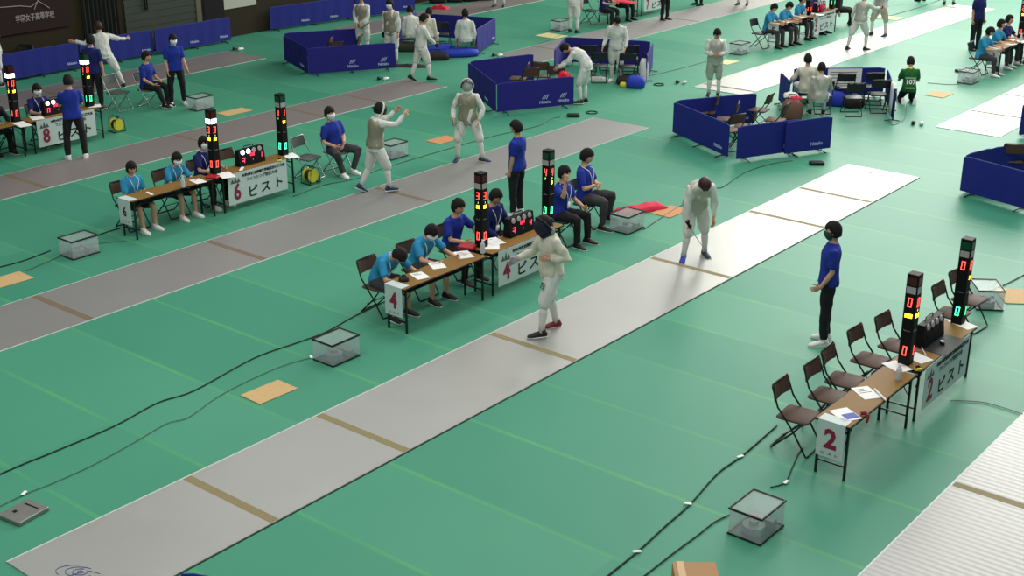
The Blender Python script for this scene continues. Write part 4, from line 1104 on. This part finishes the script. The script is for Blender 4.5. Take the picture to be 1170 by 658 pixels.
cloth((-30.59, 33.67), .6, .4, .15, 20, M_REDCLOTH, 'small red jacket near the top above the seated fencers', 'red_jacket', 'jacket', sd=12)
# towel over the side panel of the right enclosure
k = MB(); A_, B_ = Vector((*(-11.94, 28.37), 0)), Vector((*(-13.13, 30.56), 0)); d_ = (B_ - A_).normalized(); nrm = Vector((d_.y, -d_.x, 0)); rows = []
for j, (of, zz) in enumerate(((-.05, .12), (-.045, .4), (-.04, .68), (-.03, .765), (.03, .765), (.04, .6), (.045, .45))):
    rows.append([A_ + d_ * (.12 + .085 * i * (.75 + .05 * j)) + nrm * (of + .008 * math.sin(i * 2 + j)) + Vector((0, 0, zz + .03 * math.sin(i * 1.3))) for i in range(11)])
vs = [v for r_ in rows for v in r_]; k.add(vs, [(j * 11 + i, j * 11 + i + 1, (j + 1) * 11 + i + 1, (j + 1) * 11 + i) for j in range(6) for i in range(10)])
o = k.build('towel', M_WHITE, None, True); tag(o, 'white towel draped over the blue side panel near the kneeling person', 'towel')
md = o.modifiers.new('thick', 'SOLIDIFY'); md.thickness = .008
P0 = Vector((*(-14.94, 29.21), 0)); P1 = Vector((*(-13.26, 30.70), 0)); d_ = (P1 - P0).normalized()
t = empty('wall_sheet', P0 + d_ * 1.25 + Vector((0, 0, .45)) + Vector((d_.y, -d_.x, 0)) * .032, math.atan2(d_.y, d_.x)); tag(t, 'white sheet fixed to the blue back panel behind the seated fencers', 'sheet')
MB().box(-.42, .42, -.004, .004, -.2, .27).build('sheet', M_PAPER, t)
k = MB(); [k.box(-.35, .3 - .1 * (i % 2), -.006, -.0045, .18 - i * .07, .195 - i * .07) for i in range(5)]; k.build('print', M_PRINT, t)
# towels on the right-edge chair, on table side chair
cloth((-8.26, 25.50), .34, .25, .12, 60, M_WHITE, 'white towel heap on the chair at the right photo edge', z=.427, sd=14)

# ------------------------------------------------------------------ chairs
for wx, wy, r_, lb in ((-6.22,12.93,-86,'nearest to the number card'), (-6.18,13.63,-88,'second from the number card'), (-6.23,14.16,-84,'third from the number card'), (-6.25,14.93,-90,'fourth from the number card, left of the near tower'), (-6.17,15.57,-92,'half hidden behind the near tower'), (-6.05,17.12,-90,'behind the tower with the green cap'), (-6.07,17.79,-96,'farthest, beyond the tower with the green cap')):
    chair('brown', (wx, wy), r_, 'brown folding chair of table two, ' + lb)
chair('brown', (-12.98, 12.86), -86, 'brown folding chair under the boy writing at table four')
chair('brown', (-13.02, 13.72), -90, 'brown folding chair under the second boy at table four')
chair('brown', (-13.15, 14.72), -90, 'brown folding chair under the man in blue polo at table four')
chair('brown', (-13.0, 15.50), -90, 'brown folding chair under the man in the track jacket at table four')
chair('black', (-12.80, 17.05), -84, 'dark folding chair under the man with raised hand behind the green tower')
chair('black', (-13.02, 18.05), -78, 'dark folding chair under the man with crossed arms')
chair('brown', (-19.12, 12.92), -90, 'brown folding chair under the girl with a ponytail')
chair('brown', (-19.15, 13.82), -90, 'brown folding chair under the second girl at table six')
chair('brown', (-19.2, 14.62), -90, 'brown folding chair under the masked man at table six')
chair('brown', (-19.35, 15.40), -92, 'empty brown chair behind the machine of table six')
chair('grey', (-19.0, 16.98), -80, 'empty grey chair beside the seated referee near the yellow drum')
chair('grey', (-18.86, 17.62), -95, 'grey chair under the referee with legs apart')
chair('grey', (-26.72, 18.05), -80, 'empty grey chair beside the seated man at upper left')
chair('grey', (-26.45, 18.72), -78, 'grey chair under the seated man at upper left')
chair('brown', (-25.5, 15.25), -90, 'brown chair behind the machine with four lit lamps')
chair('brown', (-25.5, 14.15), -90, 'brown chair at the left tower of table eight')
chair('black', (-31.73, 18.66), -150, 'dark chair by the wall barrier at upper left')
chair('brown', (-25.85, 14.37), -90, 'brown chair at the left photo edge beside table eight')
# enclosures
for wx, wy, r_, lb in ((-14.95,25.19,115,'tilted brown chair, leftmost in the middle right enclosure'), (-14.26,24.86,115,'brown chair, second in the middle right enclosure'), (-13.62,24.52,112,'brown chair, third in the middle right enclosure'), (-14.12,26.07,98,'brown chair in the gap above the middle right enclosure'), (-13.39,25.47,100,'brown chair nearest the brown bag'), (-13.70,24.09,70,'brown chair seen through the gap between the blue panels')):
    chair('brown', (wx, wy), r_, lb)
for wx, wy, r_, lb in ((-14.54,29.05,30,'black chair under the fencer in cream'), (-13.71,28.33,36,'black chair under the fencer in grey white'), (-13.68,29.40,34,'black empty chair right of the cream fencer, back row'), (-13.04,28.55,38,'black empty chair in front of the blue bag'), (-13.18,29.92,32,'black chair at the right of the back row'), (-12.74,29.23,38,'black chair beside the towel covered panel')):
    chair('black', (wx, wy), r_, lb)
for wx, wy, r_, lb in ((-20.51,28.36,35,'black chair, left back one in the upper indigo enclosure'), (-20.18,28.78,35,'black chair behind the standing fencer'), (-19.73,27.75,38,'black chair right of the bent over fencer'), (-19.11,28.12,38,'black chair, front right in the upper indigo enclosure'), (-19.65,29.07,35,'black chair, back right in the upper indigo enclosure')):
    chair('black', (wx, wy), r_, lb)
for wx, wy, r_, lb in ((-20.39,25.25,120,'brown chair tilted inside the indigo enclosure, left one'), (-20.13,25.84,35,'brown chair at the right opening of the indigo enclosure'), (-19.53,25.71,30,'brown chair next to the bent over fencer'), (-19.91,25.03,60,'brown chair with low back in the indigo enclosure')):
    chair('brown', (wx, wy), r_, lb)
chair('brown', (-26.62, 24.55), 120, 'dark chair inside the indigo enclosure at upper left')
chair('brown', (-26.05, 24.43), 60, 'second dark chair inside the indigo enclosure at upper left')
chair('brown', (-26.27, 25.30), 120, 'dark chair behind the indigo panel near the standing fencer')
chair('black', (-25.11, 28.65), 34, 'black chair under the fencer seen from behind at the top')
chair('black', (-25.86, 28.54), 34, 'black chair left of the fencer seen from behind at the top')
chair('black', (-26.90, 28.92), 34, 'black chair under the seated pair at the top')
chair('black', (-18.79, 34.46), -90, 'dark chair behind the first boy at table five')
chair('black', (-24.98, 34.56), -90, 'dark chair at the near end of table seven')
chair('black', (-12.53, 34.94), -90, 'dark chair under the boy in turquoise at table three')
chair('brown', (-8.26, 25.50), 30, 'brown chair inside the enclosure at the right photo edge')

# ------------------------------------------------------------------ people
SIT = dict(rt=(.14, 1, .02), rs=(.02, .04, -1), lt=(-.14, 1, .02), ls=(-.02, .04, -1), rfy=6, lfy=-6)
def mix(*ds):
    o = {}
    for d_ in ds: o.update(d_)
    return o
POLO = dict(top='polo', topm=M_BLUE, botm=M_PANTS)
CY = dict(top='polo', topm=M_CYAN, botm=M_PANTSG, shoe=M_SHOEB)
FEN = dict(top='jacket', topm=M_WHITE, bottom='breeches', botm=M_WHITE, sock=M_WHITE)
TABLEARMS = dict(ru=(.25, .55, -.75), rf=(-.35, .9, -.02), lu=(-.25, .55, -.75), lf=(.35, .9, -.02))

# referee of piste 2
person('person standing beside the chairs in blue polo, black trousers, white shoes and dark mask', (-7.41, 15.93), 39.2 + 82,
       mix(POLO, dict(shoe=M_SHOEW, mask=M_MASKG, lanyard=False)), dict(head=(4, 8), ru=(.12, -.10, -1), rf=(.10, .35, -1), lu=(-.10, .0, -1), lf=(-.05, .55, -.85), lh=(-.05, .9, -.35), lean=-3, rt=(.05, -.05, -1), lt=(-.05, .06, -1), rs=(.03, -.06, -1)), h=1.76)
# fencer with black mask on piste 4
J = person('fencer in white walking on the middle piste with dark mask and one maroon shoe', (-10.60, 13.77), 39.2 + 114,
       mix(FEN, dict(topm=M_CREAM, fmask=(M_MESHB, M_MESH, M_MESHB), shoe=(M_SHOER, M_SHOEB), number=('73', 'l'), hair='short', glove=('r', M_LAMPOFF))),
       dict(head=(34, 10), lean=6, ru=(.22, .45, -.8), rf=(.0, .9, -.30), lu=(-.45, -.45, -.75), lf=(.45, .85, .02), rt=(.08, -.12, -1), rs=(.05, -.26, -1), lt=(-.08, .40, -1), ls=(0, .10, -1), rfy=0, lfy=10, twist=0), h=1.80)
k = MB(); k.ball((0, 0, 0), .05, .035, .075, 12, 8); o = k.build('mask_tongue', mat('grey_mask_tongue', (150, 152, 150), .7), J['obj'], True); hl = J['T'].inverted() @ J['head']; place(o, (hl.x - .075, hl.y - .085, hl.z - .07), (R(-20), 0, R(25)))
# bent fencer
J = person('fencer in white bending forward with dark reddish hair, blue and dark shoes', (-10.60, 17.74), 39.2 + 190,
       mix(FEN, dict(lame=M_LAME2, shoe=(M_SHOEBL, M_SHOENV), hairm=M_HAIRR, glove=('r', M_BLACK))),
       dict(head=(70, -6), lean=50, ru=(.15, .05, -1), rf=(-.05, .25, -1), lu=(-.25, -.1, -1), lf=(.05, .2, -1), rt=(.12, .30, -1), rs=(.10, -.10, -1), lt=(-.22, -.05, -1), ls=(-.12, -.2, -1), rfy=25, lfy=-5), h=1.76)
foil('foil hanging down from the black glove of the bent fencer', J['rhand'], (.25, .35, -.62), .75)
# table 4
person('boy in turquoise shirt bent low over the table marked four, writing', (-13.02, 12.90), -90, mix(CY, dict(bottom='shorts', lanyard=True)), mix(SIT, dict(lean=50, head=(66, -8), ru=(.3, .5, -.75), rf=(-.55, .85, -.12), lu=(-.35, .55, -.62), lf=(.25, .95, -.10), rt=(.22, 1, .0), lt=(-.1, .9, 0))), h=1.70, anchor='seat')
person('boy in turquoise shirt with white face mask leaning on table four', (-13.02, 13.72), -90, mix(CY, dict(bottom='shorts', mask=M_MASK, lanyard=True)), mix(SIT, dict(lean=34, head=(40, -18), ru=(.35, .6, -.7), rf=(-.35, .95, -.08), lu=(-.3, .65, -.7), lf=(.2, .95, -.05))), h=1.72, anchor='seat')
person('person in blue polo seated beside the red capped tower of table four', (-13.18, 14.66), -92, mix(POLO, dict(hair='short')), mix(SIT, dict(lean=16, head=(14, 4), ru=(.2, .45, -.85), rf=(-.35, .95, .0), lu=(-.5, .35, -.65), lf=(.35, .75, -.35))), h=1.74, anchor='seat')
person('person in navy track jacket seated between the two towers of table four', (-13.05, 15.46), -92, dict(top='track', topm=M_NAVY, botm=M_PANTS, lanyard=True), mix(SIT, dict(lean=8, head=(24, 0), ru=(.2, .3, -.9), rf=(-.3, .75, -.5), lu=(-.2, .3, -.9), lf=(.3, .75, -.5))), h=1.72, anchor='seat')
J = person('man in blue polo with white lanyard raising one hand to his face', (-12.86, 17.08), -86, mix(POLO, dict(lanyard=True)), mix(SIT, dict(lean=4, head=(8, -6), ru=(.38, .62, -.15), rf=(.0, .12, 1), lu=(-.2, .35, -.9), lf=(.3, .85, -.25))), h=1.76, anchor='seat')
person('man in blue polo sitting with crossed arms and grey trousers', (-13.08, 18.05), -76, mix(POLO, dict(botm=M_PANTSG, lanyard=True)), mix(SIT, dict(lean=-2, head=(14, 10), ru=(.22, .35, -.9), rf=(-.9, .5, .12), lu=(-.22, .35, -.9), lf=(.9, .55, .05), rs=(.05, -.05, -1), lt=(-.45, .95, .06), ls=(-.1, -.15, -1))), h=1.82, anchor='seat')
# referee of piste four / 6
person('referee in blue polo and black trousers standing with his back to the tower showing fours', (-14.35, 17.68), 39.2 + 62, mix(POLO, dict(shoe=M_SHOEW)), dict(head=(10, 6), lean=-3, ru=(.12, .0, -1), rf=(.0, .3, -1), lu=(-.08, .02, -1), lf=(.04, .22, -1), rt=(.05, .02, -1), lt=(-.05, .06, -1)), h=1.74)
# piste six fencers
J = person('masked fencer with black and white mask raising both hands on piste six', (-17.25, 17.11), 39.2 - 62, mix(FEN, dict(lame=M_LAME, fmask=(M_MESH, M_WHITE, M_WHITE), shoe=M_SHOENV, number=('51', 'r'))),
       dict(head=(16, 10), lean=10, ru=(.25, .8, -.1), rf=(-.15, .75, .65), lu=(-.2, .85, -.15), lf=(.1, .75, .65), rt=(.10, .42, -1), rs=(.0, .10, -1), lt=(-.08, -.20, -1), ls=(-.02, -.55, -1), rfy=5, lfy=-5, lfp=28), h=1.72)
J = person('masked fencer facing the camera in grey vest with silver mask on piste six', (-17.29, 19.84), 39.2 + 172, mix(FEN, dict(lame=M_LAME, fmask=(M_MESHG, M_WHITE, M_WHITE, M_BLACK), shoe=M_SHOENV)),
       dict(head=(14, 6), lean=4, ru=(.45, .05, -.95), rf=(-.15, .55, -.75), lu=(-.45, .0, -.95), lf=(.2, .35, -.8), rt=(.28, .14, -1), rs=(.05, -.16, -1), lt=(-.34, .0, -1), ls=(-.12, -.1, -1), rfy=10, lfy=-75), h=1.76)
foil('foil held low by the masked fencer with silver mask', J['rhand'], (.55, -.2, -.35), .6)
# table 6
person('girl with ponytail in turquoise shirt at the near end of table six', (-19.12, 12.96), -88, mix(CY, dict(bottom='shorts', botm=M_PANTS, shoe=M_SHOEW, hair='tail', lanyard=True)), mix(SIT, dict(lean=8, head=(18, -14), ru=(.15, .3, -.95), rf=(-.35, .9, -.15), lu=(-.15, .3, -.95), lf=(.35, .9, -.15), rs=(0, .15, -1))), h=1.60, anchor='seat')
person('girl with white face mask in turquoise shirt reaching over table six', (-19.16, 13.86), -88, mix(CY, dict(bottom='shorts', botm=M_PANTS, shoe=M_SHOEW, hair='bob', mask=M_MASK, lanyard=True)), mix(SIT, TABLEARMS, dict(lean=24, head=(22, -10))), h=1.62, anchor='seat')
person('person in dark blue polo with white face mask at the lit tower of table six', (-19.26, 14.62), -86, dict(top='polo', topm=M_NAVY, botm=M_PANTS, mask=M_MASK, shoe=M_SHOEW, lanyard=True), mix(SIT, TABLEARMS, dict(lean=12, head=(4, -4))), h=1.70, anchor='seat')
person('referee in blue polo and white face mask sitting with bent legs', (-18.90, 17.62), -98, mix(POLO, dict(mask=M_MASK, botm=M_PANTSG, shoe=M_SHOEW)), mix(SIT, dict(lean=-6, side=8, head=(4, -4), roll=6, ru=(.22, .2, -.95), rf=(-.55, .8, -.25), lu=(-.22, .2, -.95), lf=(.55, .8, -.25), rt=(.35, .95, .02), rs=(-.30, .0, -1), lt=(-.45, .9, .02), ls=(.3, -.1, -1))), h=1.78, anchor='seat')
# table 8
person('man in blue polo seen from behind standing in front of the banner marked eight', (-23.76, 14.91), 39.2 + 24, mix(POLO, dict(shoe=M_SHOEW)), dict(head=(12, -10), lean=2, ru=(.15, .35, -.9), rf=(-.3, .9, .1), lu=(-.15, .35, -.9), lf=(.2, .9, .1), rt=(.16, .0, -1), lt=(-.16, .05, -1)), h=1.74, q=1)
person('man in dark blue polo standing behind the lit tower of table eight', (-27.20, 17.79), 39.2 - 10, mix(dict(topm=M_NAVY, botm=M_PANTS)), dict(head=(5, 0)), h=1.74, q=1)
person('masked person in navy polo with lanyard behind the machine with four lamps', (-25.55, 15.22), -95, dict(topm=M_NAVY, mask=M_MASK, lanyard=True, botm=M_PANTS), mix(SIT, TABLEARMS, dict(lean=10, head=(14, -10))), h=1.70, anchor='seat', q=1)
person('person in black jacket seated behind the left tower of table eight', (-25.58, 14.12), -90, dict(top='track', topm=mat('black_jacket_cloth', (24, 20, 34), .8), botm=M_PANTS), mix(SIT, TABLEARMS, dict(lean=30, head=(40, 0))), h=1.72, anchor='seat', q=1)
person('man in blue polo sitting with legs crossed on a grey chair at upper left', (-26.5, 18.72), -72, mix(POLO), mix(SIT, dict(lean=6, head=(4, 6), ru=(.15, .25, -.95), rf=(-.2, .85, -.4), lu=(-.15, .25, -.95), lf=(.2, .85, -.4), rs=(-.1, .35, -1))), h=1.74, anchor='seat', q=1)
person('masked person in blue polo and black trousers holding papers at upper left', (-26.01, 19.22), 39.2 - 160, mix(POLO, dict(mask=M_MASK, shoe=M_SHOEW)), dict(head=(14, 10), ru=(.15, .1, -1), rf=(-.1, .3, -1), lu=(-.15, .15, -1), lf=(-.2, .4, -.8), rt=(.12, 0, -1), lt=(-.12, 0, -1)), h=1.70, q=1)
person('fencer in white lunging with arms spread before the wall barriers', (-29.09, 19.32), 39.2 + 36, mix(FEN, dict(shoe=M_SHOEB, hairm=M_HAIRR)), dict(head=(8, 30), lean=22, ru=(1, .1, -.45), rf=(1, .15, -.1), lu=(-.9, .2, -.6), lf=(-.75, .3, .2), rt=(.35, -.45, -1), rs=(.25, -.45, -1), lt=(-.7, .6, -.6), ls=(-.1, .0, -1)), h=1.74, q=1)
person('fencer in white cut by the left photo edge', (-31.29, 17.66), 39.2 + 120, mix(FEN), dict(), h=1.72, q=1)
# upper enclosures
person('fencer in grey vest standing with head cut by the top, left of the masked one', (-26.82, 26.26), 39.2 + 165, mix(FEN, dict(lame=M_LAME)), dict(ru=(.08, .2, -1), rf=(-.35, .5, -.7), lu=(-.08, .2, -1), lf=(.35, .5, -.7)), h=1.74, q=2)
person('fencer in white with face mask standing right of the indigo panel with diamond marks', (-25.43, 25.98), 39.2 + 160, mix(FEN, dict(lame=M_LAME, mask=M_MASK, glove=('r', M_BLACK))), dict(head=(8, -10)), h=1.74, q=2)
person('fencer in white walking right past the dark bags with black hair', (-23.27, 24.86), 39.2 - 70, mix(FEN, dict(shoe=M_SHOEB, glove=('lr', M_BAGB))), dict(head=(20, -10), lean=6, ru=(.15, .5, -.9), rf=(-.2, .7, -.7), lu=(-.15, -.1, -1), lf=(-.1, .25, -1), rt=(.06, .35, -1), rs=(0, .1, -1), lt=(-.06, -.25, -1), ls=(0, -.4, -1), lfp=25), h=1.72, q=2)
person('fencer in white sitting with back turned, left of the seated pair at the top', (-26.30, 27.70), 39.2 + 10, mix(FEN), mix(SIT, dict(lean=18, head=(20, 0))), anchor='seat', q=2)
person('fencer in white sitting with back turned, right one of the seated pair at the top', (-25.78, 27.76), 39.2 - 20, mix(FEN, dict(topm=M_CREAM)), mix(SIT, dict(lean=25, head=(30, 0))), anchor='seat', q=2)
person('fencer in white jacket sitting on a black chair seen from behind at the top', (-24.65, 28.16), 39.2 - 5, mix(FEN), mix(SIT, dict(lean=2, rt=(.35, 1, 0), lt=(-.3, 1, 0), ru=(.3, .1, -.95), lu=(-.3, .1, -.95))), anchor='seat', q=2)
person('fencer in white bending over beside the brown chairs of the indigo enclosure', (-18.62, 25.48), 39.2 + 78, mix(FEN), dict(lean=62, head=(70, 0), ru=(.1, .6, -.9), rf=(-.1, .8, -.5), lu=(-.1, .6, -.9), lf=(.1, .8, -.5), rt=(.1, .1, -1), rs=(0, -.05, -1), lt=(-.1, .35, -1), ls=(0, -.1, -1)), h=1.72, q=1)
cloth((-19.12, 25.46), .28, .24, .2, 0, mat('bright_red_cloth', (226, 40, 60), .8), 'bright red cloth in the hands of the bent over fencer', 'red_cloth', 'cloth', z=.55, sd=21)
person('fencer in white standing in front of black chairs looking down', (-19.39, 28.02), 39.2 + 170, mix(FEN, dict(shoe=M_SHOEW)), dict(head=(45, 10), lean=10, ru=(.35, .1, -1), rf=(.2, .5, -.7), lu=(-.35, .1, -1), lf=(.1, .5, -.8), rt=(.03, 0, -1), lt=(-.03, .1, -1)), h=1.74, q=1)
person('fencer in white at the top whose head is outside the photo beside a clear case', (-24.42, 32.98), 39.2 - 30, mix(FEN), dict(lean=8), q=2)
person('fencer in grey vest standing with folded arms above the blue back panel', (-16.53, 28.15), 39.2 + 178, mix(FEN, dict(lame=M_LAME2, botm=M_LAME2)), dict(head=(34, 0), lean=4, ru=(.3, .2, -1), rf=(-.75, .6, -.1), lu=(-.3, .2, -1), lf=(.75, .6, -.1)), h=1.70, q=1)
person('person with black trousers standing before the banner marked seven', (-23.44, 36.61), 39.2 - 140, mix(POLO, dict(shoe=M_SHOEB)), dict(), q=2)
# table 5
for wx, wy, lb, tm, ex in ((-18.73,34.77,'boy in turquoise shirt nearest on the dark chair of table five',M_CYAN,dict(lean=14, head=(30, -10))), (-18.63,35.41,'boy in turquoise shirt, second at table five',M_CYAN,dict(lean=20, head=(36, -10))), (-18.69,36.51,'person in turquoise shirt left of the red lit tower of table five',M_CYAN,dict(lean=10, head=(20, 0)))):
    person(lb, (wx, wy), -90, mix(CY, dict(topm=tm)), mix(SIT, TABLEARMS, ex), anchor='seat', q=2)
person('person in navy top seated behind the machine on table five', (-18.78, 37.65), -90, dict(topm=M_NAVY), mix(SIT, TABLEARMS), anchor='seat', q=2)
person('person in dark clothes seated past the far end of table five', (-18.77, 39.34), -60, dict(top='track', topm=M_PANTS), mix(SIT), anchor='seat', q=2)
# piste five fencers
J = person('fencer in white in en garde stance on the piste of table five, dark hair', (-16.42, 35.90), 39.2 - 50, mix(FEN, dict(lame=M_LAME2, shoe=M_SHOEB)), dict(lean=12, ru=(.3, .8, -.4), rf=(-.05, 1, 0), lu=(-.35, -.2, -.9), lf=(-.3, .3, -.7), rt=(.12, .4, -1), rs=(0, .0, -1), lt=(-.3, -.25, -1), ls=(-.1, -.2, -1)), q=2)
foil('foil pointing right in the hand of the fencer near table five', J['rhand'], (.5, .86, .05), .85)
J = person('fencer in white on the piste of table five with head outside the photo', (-16.92, 38.33), 39.2 + 120, mix(FEN, dict(lame=M_LAME2, shoe=M_SHOEB, botm=M_LAME2)), dict(lean=5, rt=(.25, .3, -1), lt=(-.2, -.2, -1)), q=2)
person('man in blue shirt and black trousers standing beside the far end of piste five', (-13.78, 38.05), 39.2 - 150, mix(POLO, dict(topm=M_NAVY)), dict(ru=(.1, -.1, -1), rf=(0, .1, -1)), q=2, h=1.76)
# seated pair of the right enclosure
person('fencer in cream jacket sitting with back turned left of the other seated fencer', (-14.19, 28.43), 39.2 - 2, mix(FEN, dict(topm=M_CREAM)), mix(SIT, dict(lean=4, head=(6, 0), ru=(.5, .1, -.9), lu=(-.6, .2, -.9), lf=(-.2, .6, -.6))), anchor='seat', q=1)
person('fencer in grey white jacket sitting with back turned on a black chair', (-13.47, 27.72), 39.2 - 6, mix(FEN, dict(topm=M_LAME2)), mix(SIT, dict(lean=10, head=(20, 0), ru=(.3, .3, -.9), rf=(.1, .8, -.3))), anchor='seat', q=1)
# kneeling person
J = person('person kneeling in dark green shirt with a number on the back', (-12.50, 30.47), 39.2 - 6, dict(topm=M_GREEN, botm=M_PANTS, hair='bob', shoe=M_SHOEB), dict(kneel=True, lean=10, head=(26, 0), ru=(.25, .3, -.9), rf=(-.2, .9, -.1), lu=(-.25, .3, -.9), lf=(.2, .9, -.1), rt=(.14, .75, -.7), rs=(.03, -1, -.05), lt=(-.14, .75, -.7), ls=(-.03, -1, -.05), rfp=110, lfp=110), h=1.64, q=1)
b_ = J['obj']
hl = J['T'].inverted() @ J['head']
text('number', '107', .16, M_PAPER, (.0, hl.y - .26, hl.z - .44), (R(78), 0, 0), b_, bold=.004)
k = MB(); k.box(-.13, .13, -.004, 0, .0, .035); k.box(-.12, .12, -.004, 0, -.24, -.205); o = k.build('number_lines', mat('pale_green_ink', (120, 170, 120), .7), b_); place(o, (0, hl.y - .245, hl.z - .36), (R(-12), 0, 0))
k = MB().tube([(.09 * math.cos(R(a)), .085 * math.sin(R(a)), 0) for a in range(0, 360, 30)], .022, 8, True).build('collar', M_LIME, b_, True); place(k, (0, hl.y - .05, hl.z - .16), (R(-15), 0, 0))
# table 3
for wx, wy, lb, tm, ex in ((-12.45,34.88,'person in turquoise shirt nearest the card marked three',M_CYAN,dict(lean=12, head=(30, 0), mask=None)), (-12.53,36.05,'long haired person in turquoise shirt, second at table three',M_CYAN,dict(lean=12)), (-12.54,36.85,'person in blue top, third at table three',M_NAVY,dict(lean=4))):
    person(lb, (wx, wy), -88, mix(CY, dict(topm=tm, hair='bob' if tm is M_CYAN else 'short', shoe=M_SHOEW)), mix(SIT, TABLEARMS, ex), anchor='seat', q=2)
# table 7
for wx, wy, lb, tm in ((-24.51,34.67,'person in blue shirt at the near end of table seven',M_NAVY), (-24.72,35.84,'person in dark clothes under the red cloth edge at table seven',M_PANTS)):
    person(lb, (wx, wy), -90, dict(topm=tm, botm=M_PANTS), mix(SIT, TABLEARMS), anchor='seat', q=2)
# only feet or legs inside the frame at the top
for wx, wy, f_, lb, of_ in ((-23.02,40.80,150,'person whose feet show at the top left of table five',FEN), (-18.64,45.59,20,'fencer whose foot shows at the top edge left of the far shoe',FEN), (-17.57,45.47,-20,'fencer whose dark shoe shows beyond piste five',FEN), (-29.28,35.21,160,'fencer whose white legs show at the top above the indigo enclosure',FEN), (-24.21,39.82,100,'person seated past table seven whose dark legs show at the top',dict(botm=M_PANTS))):
    person(lb, (wx, wy), 39.2 + f_, mix(of_, dict(shoe=M_SHOEB)), dict(rt=(.12, .1, -1), lt=(-.12, -.1, -1)), q=2)
